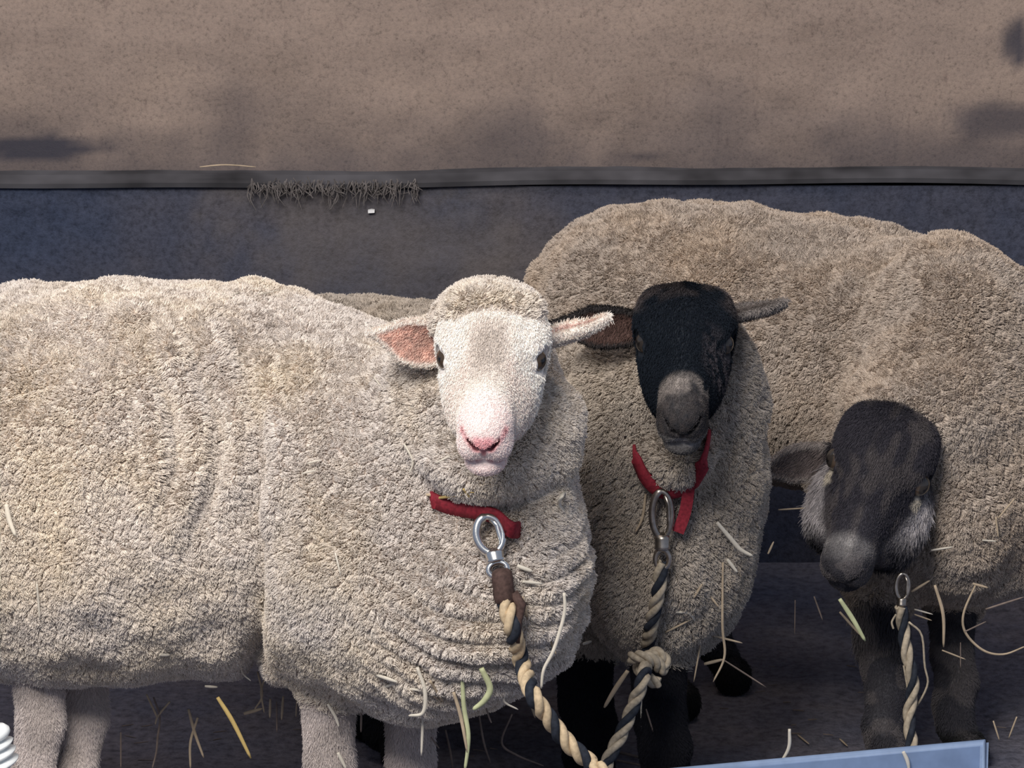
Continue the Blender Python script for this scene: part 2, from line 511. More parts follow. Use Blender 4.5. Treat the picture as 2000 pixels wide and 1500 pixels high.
def sample(tri, co, nv, weight, count, rng):
    a, b, c = co[tri[:, 0]], co[tri[:, 1]], co[tri[:, 2]]
    ar = np.linalg.norm(np.cross(b - a, c - a), axis=1) * .5
    ctr = (a + b + c) / 3; n = (nv[tri[:, 0]] + nv[tri[:, 1]] + nv[tri[:, 2]]); n /= np.linalg.norm(n, axis=1, keepdims=True) + 1e-9
    tocam = CAM - ctr; tocam /= np.linalg.norm(tocam, axis=1, keepdims=True)
    face = (n * tocam).sum(1)
    wt = ar * weight[tri].mean(1) * (face > -.6)
    # leave out what lies well outside the frame
    rel = ctr - CAM; dep = rel @ FWD; X = np.abs((rel @ RIGHT) / dep) * FPX
    Yp = (rel @ UPV) / dep * FPX
    wt = wt * (X < 1120) * (Yp > -860)
    if len(BVHS) > 1:
        live = np.where(wt > 0)[0]; hid = np.ones(len(live), bool)
        for sx in (-.9, 0, .9):
            eye = Vector(CAM + np.array([sx, 0, 0]))
            for j, ti in enumerate(live):
                if not hid[j]: continue
                v = Vector(ctr[ti]) - eye; ln_ = v.length; v /= ln_
                if all(b.ray_cast(eye, v, ln_)[0] is None for b in BVHS[:-1]): hid[j] = False
        wt[live[hid]] *= .12
    area_tot = wt.sum()
    t = rng.choice(len(tri), size=int(count(area_tot)), p=wt / area_tot)
    r1, r2 = np.sqrt(rng.random(len(t))), rng.random(len(t))
    w0, w1, w2 = 1 - r1, r1 * (1 - r2), r1 * r2
    p = a[t] * w0[:, None] + b[t] * w1[:, None] + c[t] * w2[:, None]
    nn = nv[tri[t, 0]] * w0[:, None] + nv[tri[t, 1]] * w1[:, None] + nv[tri[t, 2]] * w2[:, None]
    nn /= np.linalg.norm(nn, axis=1, keepdims=True) + 1e-9
    return p.astype(np.float32), nn.astype(np.float32), t
def curves_obj(name, pts, rad, mat, parent):
    n, k, _ = pts.shape
    cv = bpy.data.hair_curves.new(name)
    cv.add_curves([k] * n)
    pa = cv.attributes.get('position') or cv.attributes.new('position', 'FLOAT_VECTOR', 'POINT')
    pa.data.foreach_set('vector', pts.astype(np.float32).ravel())
    ra = cv.attributes.get('radius') or cv.attributes.new('radius', 'FLOAT', 'POINT')
    ra.data.foreach_set('value', rad.astype(np.float32).ravel())
    cv.materials.append(mat)
    o = bpy.data.objects.new(name, cv); C.objects.link(o)
    o.parent = parent; o.matrix_parent_inverse = parent_world(parent).inverted()
    return o
def grow_fleece(cfg, root, co, nv, tri, wool):
    rng = np.random.default_rng(cfg.get('seed', 1))
    wmask = np.clip(wool, 0, 1) ** 1.5
    cell = cfg.get('lock', .0105)
    lc, ln, _ = sample(tri, co, nv, wmask, lambda A: A / cell ** 2 * 1.1, rng)
    kd = KDTree(len(lc))
    for i, c in enumerate(lc): kd.insert(c, i)
    kd.balance()
    dens = cfg.get('hairs', 520000)
    p, n, _ = sample(tri, co, nv, wmask, lambda A: A * dens, rng)
    # neighbours whose lock lies on another sheet of wool keep their own normal
    li = np.array([kd.find(x)[1] for x in p])
    L = cfg.get('length', .017) * (0.75 + .5 * vnoise(p, 9, 3)) * cfg.get('lenfn', lambda q: np.ones(len(q)))(p)
    L *= (0.8 + .4 * rng.random(len(p)))
    flow = cfg.get('flow', lambda q, m: np.tile(np.array([0, 0, -1.0]), (len(q), 1)))(p, n)
    flow = flow - n * (flow * n).sum(1)[:, None]
    lockj = rng.normal(0, .35, (len(lc), 3))
    lkn = ln + lockj + flow_at(cfg, lc, ln) * cfg.get('lay', .55)
    lkn /= np.linalg.norm(lkn, axis=1, keepdims=True)
    ok = (ln[li] * n).sum(1) > .3
    tgt = lc[li] + lkn[li] * L[:, None]
    own = p + (n + flow * cfg.get('lay', .55)) * L[:, None]
    cl = np.where(ok, cfg.get('clump', .27), 0)[:, None] * (0.75 + .5 * rng.random((len(p), 1)))
    k = 4; pts = np.empty((len(p), k, 3), np.float32); tgt = tgt.astype(np.float32); own = own.astype(np.float32); lc = lc.astype(np.float32); cl = cl.astype(np.float32); del kd
    ph = rng.random(len(lc))[li] * 6.28 + rng.normal(0, .5, len(p))
    s1 = np.cross(n, flow + 1e-3); s1 /= np.linalg.norm(s1, axis=1, keepdims=True) + 1e-9
    for i, t in enumerate(np.linspace(0, 1, k)):
        b = p - n * .002 + (own - p) * t
        g = lc[li] + (tgt - lc[li]) * t + (p - lc[li]) * (1 - t)
        m = b + (g - b) * (cl * t ** .7)
        crimp = (np.sin(ph + t * 5.0) - np.sin(ph))[:, None] * s1 * .0018 * t
        pts[:, i] = m + crimp + rng.standard_normal((len(p), 3), dtype=np.float32) * np.float32(.0006 * (t + .2))
    rad = np.tile(np.array([.00056, .00056, .00048, .00027]) * cfg.get('thick', 1.0), (len(p), 1))
    print('FLEECE', len(p), len(lc))
    fo = curves_obj('fleece', pts, rad, M[cfg['wool']], root)
    if cfg.get('fleece_label'): fo['label'] = cfg['fleece_label']
def grow_coat(cfg, root, co, nv, tri, wool, col):
    """short smooth hair of the face, ears and legs, in the hide's own colours"""
    rng = np.random.default_rng(cfg['seed'] + 50); H = cfg['head']
    q = H.loc(co.astype(np.float32))
    m = np.clip(1 - wool, 0, 1)
    inh = (np.abs(q) < .42).all(1)
    bare = inh & (q[:, 0] > .2) & ((lines_dist(q, NOSTRIL) < .005) | (lines_dist(q, MOUTH + [PHIL]) < .006))
    m[bare] = 0
    m[inh & (np.sqrt((q[:, 0] - .103) ** 2 + (q[:, 1] + .03) ** 2) < .024) & (np.abs(q[:, 2]) > .035)] = 0
    p, n, t = sample(tri, co, nv, m, lambda A: A * cfg.get('coat_density', 700000), rng)
    qq = H.loc(p.astype(np.float32)); hd = (np.abs(qq) < .42).all(1)
    flow = np.where(hd[:, None], H.F + .3 * np.clip(qq[:, 2:3] / .05, -1, 1) * H.R, np.array([0, 0, -1.0]))
    flow = flow - n * (flow * n).sum(1)[:, None]
    L = (1 + 2.2 * (('jowl' in cfg) * hd * sstep(-.06, -.09, qq[:, 1]) * sstep(.21, .18, qq[:, 0]) * sstep(.04, .07, qq[:, 0]) * (np.abs(qq[:, 2]) < .098)))[:, None] * (.0055 * np.where(hd, 1 - .6 * sstep(.16, .25, qq[:, 0]), 1) * (.6 + .8 * rng.random(len(p))))[:, None]
    d = n * .38 + flow * .9 + rng.normal(0, .16, p.shape)
    pts = np.stack([p - n * .0004, p + d * L * .5 + n * L * .08, p + d * L], 1)
    rad = np.tile(np.array([.00034, .0003, .00014]), (len(p), 1))
    c = col[tri[t]].mean(1) * cfg.get('coat_gain', 1.0) * (0.85 + .35 * rng.random((len(p), 1)))
    o = curves_obj('short_hair', pts, rad, M['coat'], root)
    a = o.data.attributes.new('col', 'FLOAT_COLOR', 'CURVE')
    a.data.foreach_set('color', np.hstack([np.clip(c, 0, 1), np.ones((len(p), 1))]).astype(np.float32).ravel())
def flow_at(cfg, p, n):
    f = cfg.get('flow', lambda q, m: np.tile(np.array([0, 0, -1.0]), (len(q), 1)))(p, n)
    return f - n * (f * n).sum(1)[:, None]

# ------------------------------------------------------------------ setting
WY = 1.42
def grid_wall(name, x0, x1, z0, z1, y, nx, nz, mat, rough=0.0, kind='structure', seed=0):
    xs = np.linspace(x0, x1, nx); zs = np.linspace(z0, z1, nz)
    X, Z = np.meshgrid(xs, zs, indexing='ij')
    p = np.stack([X, np.full_like(X, y), Z], -1).reshape(-1, 3)
    d = (vnoise(p, 6, seed) - .5) * rough + (vnoise(p, 28, seed + 1) - .5) * rough * .5
    p[:, 1] += d
    i = np.arange(nx * nz).reshape(nx, nz)
    f = np.stack([i[:-1, :-1], i[1:, :-1], i[1:, 1:], i[:-1, 1:]], -1).reshape(-1, 4)
    n0 = len(p)
    # a back sheet 12 cm behind closes it into a slab
    c = np.array([[x0, y + .12, z0], [x1, y + .12, z0], [x1, y + .12, z1], [x0, y + .12, z1]])
    p = np.vstack([p, c])
    f = np.vstack([f, [[n0 + 3, n0 + 2, n0 + 1, n0]]])
    o = link_mesh(name, mesh_np(name, p, f), mat); o['kind'] = kind
    return o
def mat_wall():
    t = NT('brown_render'); v = t.objvec()
    vs = t.objvec((1.0, 1.0, 2.2))
    f = t.noise(3.0, 5, 0.6, vs); g = t.noise(150, 5, 0.8, v); k = t.noise(30, 4, .7, t.objvec((2.2, 1, .8)))
    c = t.ramp(f, [(0.25, (.215, .165, .138)), (0.5, (.285, .222, .188)), (0.75, (.34, .262, .215))])
    c = t.mix(1.0, c, t.ramp(g, [(0.30, (.55,) * 3), (.46, (.98,) * 3), (.7, (1.2, 1.18, 1.16))]), 'MULTIPLY')
    c = t.mix(1.0, c, t.ramp(k, [(0.22, (.72, .7, .72)), (.40, (1, 1, 1))]), 'MULTIPLY')
    # grime above the ledge and dark patches, the left one painting a recess's shade
    a = t.n('ShaderNodeAttribute', attribute_name='tone_mask')
    c = t.mix(a.outputs['Fac'], c, (.050, .050, .066))
    t.base(c, .95, .1); t.bump(g, .35, .006)
    return t.m
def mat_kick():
    t = NT('grimy_shaded_kickboard'); v = t.objvec()
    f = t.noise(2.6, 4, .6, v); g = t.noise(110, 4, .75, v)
    c = t.ramp(f, [(.3, (.045, .056, .092)), (.52, (.066, .069, .094)), (.72, (.115, .098, .095))])  # navy base mixes dirt with shade below the ledge, put into the colour
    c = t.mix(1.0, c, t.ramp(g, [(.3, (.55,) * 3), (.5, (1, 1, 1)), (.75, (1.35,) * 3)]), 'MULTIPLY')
    a = t.n('ShaderNodeAttribute', attribute_name='tone_mask')
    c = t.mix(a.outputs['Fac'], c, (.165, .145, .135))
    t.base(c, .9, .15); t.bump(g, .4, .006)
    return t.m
def tone_mask(o, fn):
    me = o.data; n = len(me.vertices)
    co = np.empty(n * 3, np.float32); me.vertices.foreach_get('co', co); co = co.reshape(-1, 3)
    a = me.attributes.new('tone_mask', 'FLOAT', 'POINT'); a.data.foreach_set('value', np.clip(fn(co), 0, 1).astype(np.float32))
def pz(py, Y): return P(1000, py, Y)[2]
def px_(px, py, Y): return P(px, py, Y)[0]
LZ = pz(338, WY)
wall = grid_wall('wall_back', -3.0, 3.0, LZ - .01, 2.2, WY, 340, 130, mat_wall(), .014, seed=3)
def blob(co, px, py, rx, ry):
    c = P(px, py, WY); s = 9000 / 7.2
    return np.sqrt(((co[:, 0] - c[0]) * s / rx) ** 2 + ((co[:, 2] - c[2]) * s / ry) ** 2)
def wall_stain_shade(co):
    n = vnoise(co, 9, 5) * .6 + vnoise(co, 30, 6) * .4
    s = .62 * sstep(.17, .0, co[:, 2] - LZ + (n - .5) * .16)
    for (a, b, rx, ry, k) in ((90, 290, 190, 32, .95), (1990, 90, 28, 50, .9), (1960, 232, 150, 48, .75), (1420, 300, 60, 14, .4), (1260, 308, 70, 14, .7)):
        s = np.maximum(s, k * sstep(1.25, .55, blob(co, a, b, rx, ry) + (n - .5) * .9))
    return s
tone_mask(wall, wall_stain_shade)
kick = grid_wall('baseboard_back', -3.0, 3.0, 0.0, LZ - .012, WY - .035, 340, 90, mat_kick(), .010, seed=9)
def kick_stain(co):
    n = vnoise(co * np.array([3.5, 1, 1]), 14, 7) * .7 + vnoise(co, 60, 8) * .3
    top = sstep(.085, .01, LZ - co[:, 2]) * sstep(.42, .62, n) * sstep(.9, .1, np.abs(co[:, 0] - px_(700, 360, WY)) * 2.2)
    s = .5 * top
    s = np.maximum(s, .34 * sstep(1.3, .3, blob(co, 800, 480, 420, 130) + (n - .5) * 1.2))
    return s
tone_mask(kick, kick_stain)
bm = bmesh.new()
xs = np.linspace(-3, 3, 160)
pr = [(WY - .046, LZ - .010), (WY - .048, LZ - .002), (WY - .02, LZ + .006), (WY + .02, LZ + .008), (WY + .02, LZ - .016)]
rows = []
for x in xs:
    j = math.sin(x * 3.1) * .004 + math.sin(x * 11 + 1) * .0016
    rows.append([bm.verts.new((x, y, z + j)) for y, z in pr])
for r0, r1 in zip(rows, rows[1:]):
    for k in range(len(pr)): bm.faces.new((r0[k], r0[(k + 1) % 5], r1[(k + 1) % 5], r1[k]))
bm.faces.new(rows[0][::-1]); bm.faces.new(rows[-1])
tr = bm_obj('trim_1', bm, simple('ledge_grime', (.075, .073, .080), .9, .1, var=.6, scale=6)); tr['kind'] = 'structure'
# floor
def mat_floor():
    t = NT('trodden_earth'); v = t.objvec()
    f = t.noise(4, 5, .6, v); g = t.noise(70, 5, .7, v)
    c = t.ramp(f, [(.3, (.105, .110, .150)), (.55, (.158, .147, .170)), (.75, (.22, .192, .19))])
    c = t.mix(1.0, c, t.ramp(g, [(.3, (.5,) * 3), (.5, (1, 1, 1)), (.78, (1.5,) * 3)]), 'MULTIPLY')
    t.base(c, .95, .15); t.bump(g, .6, .01); return t.m
xs = np.linspace(-3, 3, 220); ys = np.linspace(-4.2, WY + .1, 200)
X, Y = np.meshgrid(xs, ys, indexing='ij'); p = np.stack([X, Y, np.zeros_like(X)], -1).reshape(-1, 3)
p[:, 2] = (vnoise(p, 5, 1) - .6) * .012 + (vnoise(p, 24, 2) - .6) * .010
p[:, 2] = np.minimum(p[:, 2], 0.0)
i = np.arange(len(p)).reshape(220, 200)
fl = link_mesh('floor', mesh_np('floor', p, np.stack([i[:-1, :-1], i[1:, :-1], i[1:, 1:], i[:-1, 1:]], -1).reshape(-1, 4)), mat_floor())
fl['kind'] = 'structure'

# ------------------------------------------------------------------ sheep
def E(px, py, Y, rx, ry, rz, k=.05, R=None): return ell(P(px, py, Y), (rx, ry, rz), k, R)
def K(a, ra, b, rb, k=.05): return cone(P(*a), ra, P(*b), rb, k)
def hoofed(col, co, dark=(.05, .045, .04)): return lerp(col, dark, sstep(.055, .042, co[:, 2]))
def ear_paint(col, co, nv, ears, inner, outer, rim):
    for e, inn, out, rm in zip(ears, inner, outer, rim):
        d = prim(e, co.astype(np.float32)); m = sstep(.006, .002, d)
        q = (co.astype(np.float32) - e['base']) @ e['R'].T
        x = np.clip(q[:, 0] / e['L'], 0, 1)
        m = m * sstep(.02, .12, q[:, 0] / e['L'])
        hw = e['w'] * (0.30 + 0.70 * np.maximum(np.sin(np.pi * np.clip(x * 0.9 + 0.12, 0, 1)), 0) ** 0.9) * np.sqrt(np.clip(1 - x ** 5, 0, 1)) * np.clip(1.02 - np.clip(x - 0.55, 0, 1) * 1.45, 0.12, 1)
        edge = np.maximum(sstep(-.0065, -.002, np.abs(q[:, 1]) - hw), sstep(.94, .985, x))
        facing = (nv @ e['R'][2]) > .1
        c = np.where(facing[:, None], np.asarray(inn), np.asarray(out))
        nn = vnoise(co, 190, 4)[:, None]
        c = np.where(facing[:, None], c * (0.62 + .75 * nn), c)
        c = c * (1 - edge[:, None]) + np.asarray(rm) * edge[:, None]
        col = col * (1 - m[:, None]) + c * m[:, None]
    return col
def sway(p, n): return np.tile(np.array([.25, 0, -1.0]), (len(p), 1))

# --- cream sheep in front
H1 = Head((960, 700), 60, 1.0, 4, .87, -.265)
ears1 = [ear(P(880, 676, -.175), P(721, 650, -.20), (-.25, -1, .05), .056, cup=11, bend=-.004),
         ear(P(1050, 672, -.175), P(1192, 646, -.15), (.05, .10, 1), .046, th=.0045, cup=17, bend=.018)]
def paint1(co, q, nv, ds, df):
    n = len(co); col = np.tile(np.array([.86, .795, .735]), (n, 1))
    a, b, c = q.T
    inh = ((np.abs(q) < .42).all(1)).astype(float)
    big = vnoise(co, 40, 2)
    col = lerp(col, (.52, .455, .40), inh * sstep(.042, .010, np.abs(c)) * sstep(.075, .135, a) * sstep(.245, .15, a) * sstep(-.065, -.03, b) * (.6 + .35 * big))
    col = lerp(col, (.86, .70, .67), inh * sstep(.21, .26, a) * .8)
    nd = lines_dist(q, NOSTRIL)
    col = lerp(col, (.86, .44, .45), inh * sstep(.011, .004, nd) * sstep(.24, .258, a))
    col = lerp(col, (.86, .46, .47), inh * sstep(.019, .010, np.abs(c)) * sstep(.262, .270, a) * sstep(-.078, -.068, b) * sstep(-.045, -.055, b))
    col = lerp(col, (.16, .04, .05), inh * sstep(.007, .0045, nd))
    md = lines_dist(q, MOUTH + [PHIL])
    col = lerp(col, (.50, .20, .21), inh * sstep(.0055, .0025, md) * sstep(.19, .235, a))
    col = lerp(col, (.86, .70, .67), inh * sstep(-.100, -.106, b) * sstep(.215, .235, a) * .8)
    tear = prim(cone((.125, -.050, .055), 0, (.158, -.064, .040), 0), np.stack([a, b, np.abs(c)], 1).astype(np.float32))
    col = lerp(col, (.34, .23, .18), inh * sstep(.0065, .003, tear))
    er = np.sqrt((a - .103) ** 2 + (b + .030) ** 2)
    col = lerp(col, (.20, .155, .13), inh * sstep(.0165, .0125, er) * (np.abs(c) > .045))
    col = lerp(col, (.78, .62, .56), inh * sstep(.06, .02, np.abs(a - .19)) * sstep(.02, .035, np.abs(c)) * .35)
    leg = sstep(.36, .30, co[:, 2])
    col = lerp(col, (.58, .51, .475), leg)
    col = lerp(col, (.36, .31, .28), leg * sstep(.55, .75, vnoise(co, 30, 9)) * .5)
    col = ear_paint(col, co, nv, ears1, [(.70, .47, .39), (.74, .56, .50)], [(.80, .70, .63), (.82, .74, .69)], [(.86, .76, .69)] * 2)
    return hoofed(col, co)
def disp1(co):
    d = (vnoise(co, 9, 21) - .5) * .020 + (vnoise(co, 18, 1) - .5) * .016 + (vnoise(co, 45, 2) - .5) * .007
    x, z = co[:, 0], co[:, 2]
    # upright rolls of wool behind the shoulder
    m = sstep(-.52, -.44, x) * sstep(-.26, -.32, x) * sstep(.50, .60, z) * sstep(.80, .70, z)
    d = d + m * .0135 * np.sin((x + .03 * np.sin(z * 17) + .05 * (z - .65)) * 2 * math.pi / .056)
    # fold between the ribs and the shoulder
    m = sstep(.62, .52, z)
    d = d - m * .030 * np.exp(-((x + .338 - .05 * (z - .4)) / .016) ** 2)
    # sagging wrinkles round the chest
    m = sstep(-.22, -.10, x) * sstep(.58, .50, z) * sstep(.30, .38, z)
    w = z - .9 * (x - .09) ** 2 + .030 * vnoise(co, 11, 6)
    d = d + m * (.3 + 1.1 * vnoise(co, 14, 8)) * .0062 * np.sin(w * 2 * math.pi / .028)
    return d
W1 = dict(coat_gain=1.15, head=H1, headshape=(1.03, .93, .35), ears=ears1, wool='wool_cream', paint=paint1, disp=disp1, seed=11, base=tuple(onfloor(520, 1745)),
    undercoat=np.array([.40, .325, .275]), lock=.0078, hairs=820000, length=.0086, lay=.5, flow=sway,
    lo=(-1.02, -.46, -.012), hi=(.16, .56, 1.0),
    fleece=[E(300, 945, .13, .40, .25, .262, .05), E(0, 925, .2, .27, .25, .226, .08), E(120, 1090, .15, .22, .22, .135, .05), E(470, 850, .12, .26, .17, .155, .10),
            E(640, 985, .06, .210, .230, .240, .03),
            E(800, 1080, -.04, .20, .20, .205, .05), E(930, 1145, -.09, .122, .19, .150, .06), E(1020, 1050, -.10, .070, .15, .155, .06),
            K((775, 930, .03), .145, (960, 730, -.10), .085, .06),
            E(990, 838, -.135, .098, .095, .092, .014), E(880, 800, -.09, .080, .10, .10, .05), E(950, 893, -.185, .088, .085, .046, .02),
            E(942, 622, -.175, .066, .062, .042, .02), ell(H1.w(.046, .007, 0), (.057, .038, .033), .012),
            K((640, 1220, -.02), .085, (645, 1330, -.03), .040, .03), K((800, 1220, .02), .08, (803, 1345, .02), .040, .03),
            K((72, 1100, .04), .085, (74, 1245, .04), .040, .03), K((155, 1100, .13), .085, (157, 1250, .13), .040, .03)],
    legs=leg_prims(P(640, 1330, -.03), .036, onfloor(650, 1745)[:2], r=.027) + leg_prims(P(802, 1330, .02), .036, onfloor(802, 1740)[:2], r=.026)
       + leg_prims(P(72, 1260, .05), .038, onfloor(78, 1730)[:2], True, r=.024) + leg_prims(P(158, 1260, .13), .038, onfloor(160, 1705)[:2], True, r=.0245))
make_sheep('sheep', 'cream woolly sheep with a white face and pink nose, standing in front', W1)

# --- dark-faced sheep looking straight out
H2 = Head((1337, 668), 54, 0.5, 3, .84, .06)
ears2 = [ear(P(1262, 640, .13), P(1068, 634, .16), (-.1, -1, .12), .050, cup=12),
         ear(P(1415, 622, .13), P(1534, 600, .20), (.1, .1, 1), .034, th=.004, cup=16, bend=.006)]
def paint2(co, q, nv, ds, df):
    n = len(co); col = np.tile(np.array([.010, .014, .021]), (n, 1))
    a, b, c = q.T
    inh = ((np.abs(q) < .42).all(1)).astype(float)
    big = vnoise(co, 55, 2); fine = vnoise(co, 160, 3)
    col = lerp(col, (.075, .062, .062), inh * sstep(.09, .03, a) * sstep(.45, .7, big) )
    col = lerp(col, (.085, .075, .085), inh * sstep(.02, .045, c) * sstep(.10, .15, a) * sstep(.2, .17, a) * sstep(.4, .6, fine) * .8)
    col = lerp(col, (.07, .06, .058), inh * sstep(.225, .25, a) * (.3 + .7 * fine))
    col = lerp(col, (.30, .26, .235), inh * sstep(.262, .240, a) * sstep(.208, .225, a) * sstep(-.055, -.03, b) * sstep(.40, .6, big) * (.4 + .6 * fine))
    col = lerp(col, (.27, .255, .25), inh * sstep(.235, .255, a) * sstep(-.078, -.086, b) * (.35 + .65 * sstep(.4, .65, big)))
    nd = lines_dist(q, NOSTRIL); col = lerp(col, (.012, .012, .016), inh * sstep(.006, .003, nd))
    md = lines_dist(q, MOUTH + [PHIL]); col = lerp(col, (.025, .02, .02), inh * sstep(.0055, .002, md) * sstep(.19, .235, a))
    col = ear_paint(col, co, nv, ears2, [(.105, .062, .052), (.20, .17, .155)], [(.025, .024, .03), (.19, .165, .155)], [(.04, .035, .035), (.26, .23, .215)])
    col = lerp(col, (.016, .016, .021), sstep(.40, .36, co[:, 2]))
    return hoofed(col, co, (.02, .02, .02))
def disp2(co): return (vnoise(co, 18, 11) - .5) * .018 + (vnoise(co, 45, 12) - .5) * .008
W2 = dict(head=H2, headshape=(1.0, .93, .8), ears=ears2, wool='wool_grey', paint=paint2, disp=disp2, seed=12, mat='hide_black', base=tuple(onfloor(1150, 1620)),
    undercoat=np.array([.30, .26, .225]), lock=.0078, hairs=680000, length=.0086, lay=.6, iris=(.028, .024, .022),
    lo=(-.42, -.12, -.012), hi=(.36, .95, 1.0),
    fleece=[E(1300, 900, .24, .112, .12, .15, .05), E(1290, 1065, .25, .118, .15, .152, .05), E(1395, 930, .26, .06, .10, .13, .05),
            K((1290, 920, .26), .105, (1338, 700, .20), .080, .06), E(1395, 800, .22, .05, .08, .09, .05), E(1235, 790, .24, .08, .09, .10, .05),
            E(1130, 945, .44, .21, .19, .215, .06), E(880, 895, .62, .24, .19, .225, .06), E(690, 865, .69, .19, .17, .212, .06),
            E(1325, 885, .12, .045, .06, .035, .03),
            K((1290, 1180, .22), .07, (1290, 1265, .22), .038, .03), K((1150, 1180, .36), .075, (1140, 1270, .36), .040, .03),
            K((760, 1050, .62), .09, (750, 1230, .62), .045, .03), K((690, 1050, .78), .09, (690, 1210, .78), .045, .03)],
    legs=leg_prims(P(1286, 1240, .22), .040, onfloor(1290, 1650)[:2], r=.029) + leg_prims(P(1140, 1240, .36), .042, onfloor(1150, 1590)[:2], r=.030)
       + leg_prims(P(750, 1200, .62), .044, onfloor(750, 1500)[:2], True, r=.025) + leg_prims(P(690, 1190, .78), .044, onfloor(690, 1440)[:2], True, r=.025))
make_sheep('sheep', 'grey sheep with a black face looking straight out, between the other two', W2)

# --- dark-faced sheep on the right, head lowered
H3 = Head((1716, 918), 34, -3, 17, .90, .32)
ears3 = [ear(P(1632, 890, .40), P(1474, 922, .42), (-.2, -1, .18), .046, cup=11),
         ear(P(1805, 905, .43), P(1905, 955, .46), (.5, -.8, .5), .040, cup=14)]
def paint3(co, q, nv, ds, df):
    n = len(co); col = np.tile(np.array([.045, .042, .052]), (n, 1))
    a, b, c = q.T
    inh = ((np.abs(q) < .42).all(1)).astype(float)
    big = vnoise(q.astype(np.float64) * np.array([.35, 1, 1]) + 5, 70, 2); fine = vnoise(co, 150, 3)
    col = lerp(col, (.105, .092, .092), inh * sstep(.42, .72, big) * .7)
    # pale cheeks and jaw
    ck = sstep(-.048, -.075, b + .02 * (big - .5)) * sstep(.06, .10, a) * sstep(.23, .20, a) * sstep(.012, .03, np.abs(c))
    col = lerp(col, (.62, .57, .565), inh * ck * (.35 + .75 * fine))
    col = lerp(col, (.55, .49, .40), inh * sstep(.014, .006, np.abs(a - .126)) * sstep(.013, .005, np.abs(b + .050)))
    col = lerp(col, (.34, .32, .31), inh * sstep(.228, .250, a) * (.40 + .9 * fine * big))
    col = lerp(col, (.30, .28, .30), inh * sstep(.235, .255, a) * sstep(-.074, -.084, b) * (.5 + .6 * big))
    nd = lines_dist(q, NOSTRIL); col = lerp(col, (.03, .026, .03), inh * sstep(.006, .003, nd))
    md = lines_dist(q, MOUTH + [PHIL]); col = lerp(col, (.05, .04, .04), inh * sstep(.0055, .002, md) * sstep(.19, .235, a))
    col = ear_paint(col, co, nv, ears3, [(.22, .18, .17), (.07, .06, .06)], [(.18, .15, .14), (.06, .055, .06)], [(.42, .37, .34), (.10, .09, .09)])
    leg = sstep(.42, .38, co[:, 2])
    lc = np.where((vnoise(co, 34, 21) > .55)[:, None], np.array([.11, .098, .10]), np.array([.055, .052, .060]))
    col = col * (1 - leg[:, None]) + lc * leg[:, None]
    return hoofed(col, co, (.02, .02, .02))
def disp3(co): return (vnoise(co, 17, 31) - .5) * .018 + (vnoise(co, 48, 32) - .5) * .008
W3 = dict(eye_out=.006, jowl=[ell((.128, -.114, sg * .044), (.082, .052, .040), .035) for sg in (-1, 1)], head=H3, headshape=(1.0, .95, .5), ears=ears3, wool='wool_tan', paint=paint3, disp=disp3, seed=13, mat='hide_black', base=tuple(onfloor(1650, 1480)),
    undercoat=np.array([.33, .275, .23]), lock=.0078, hairs=680000, length=.0086, lay=.5, iris=(.04, .034, .03),
    lo=(-.02, .06, -.012), hi=(1.02, 1.2, 1.06),
    fleece=[E(1235, 620, .95, .150, .20, .155, .06), E(1330, 612, .92, .20, .21, .150, .06), E(1520, 675, .86, .27, .22, .192, .06), E(1740, 735, .76, .20, .22, .198, .06),
            E(1862, 632, .60, .098, .14, .122, .04), E(1915, 780, .62, .10, .15, .125, .06), E(1900, 910, .56, .17, .18, .195, .06), E(1760, 960, .58, .12, .14, .15, .06),
            K((1890, 690, .58), .125, (1765, 840, .44), .085, .06), E(1860, 800, .46, .085, .10, .10, .05), E(1745, 788, .42, .075, .06, .035, .02), E(1870, 980, .44, .07, .09, .10, .05),
            E(1300, 760, .90, .16, .17, .16, .06),
            K((1730, 1060, .52), .07, (1722, 1185, .50), .036, .03), K((1865, 1080, .60), .075, (1862, 1175, .60), .038, .03),
            K((1300, 850, .86), .09, (1300, 1010, .86), .045, .03), K((1400, 850, 1.0), .09, (1400, 980, 1.0), .045, .03)],
    legs=leg_prims(P(1720, 1160, .50), .036, onfloor(1722, 1535)[:2], r=.024) + leg_prims(P(1860, 1150, .60), .036, onfloor(1858, 1495)[:2], r=.024)
       + leg_prims(P(1300, 990, .86), .04, onfloor(1300, 1400)[:2], True, r=.024) + leg_prims(P(1400, 960, 1.0), .04, onfloor(1400, 1350)[:2], True, r=.024))
make_sheep('sheep', 'tan sheep with a dark mottled face, head lowered, at the right', W3)

# ------------------------------------------------------------------ laying things on the sheep
def hit(px, py):
    best = None
    d = Vector(ray(px, py)); o = Vector(CAM)
    for b in BVHS:
        r = b.ray_cast(o, d)
        if r[0] is not None and (best is None or r[3] < best): best = r[3]
    return best
def lie(px, py, proud=.011, Y=None):
    """a point just proud of the wool seen at this place, or at depth Y where there is none"""
    t = hit(px, py)
    if t is None: return P(px, py, Y if Y is not None else 0.0)
    return CAM + ray(px, py) * (t - proud)

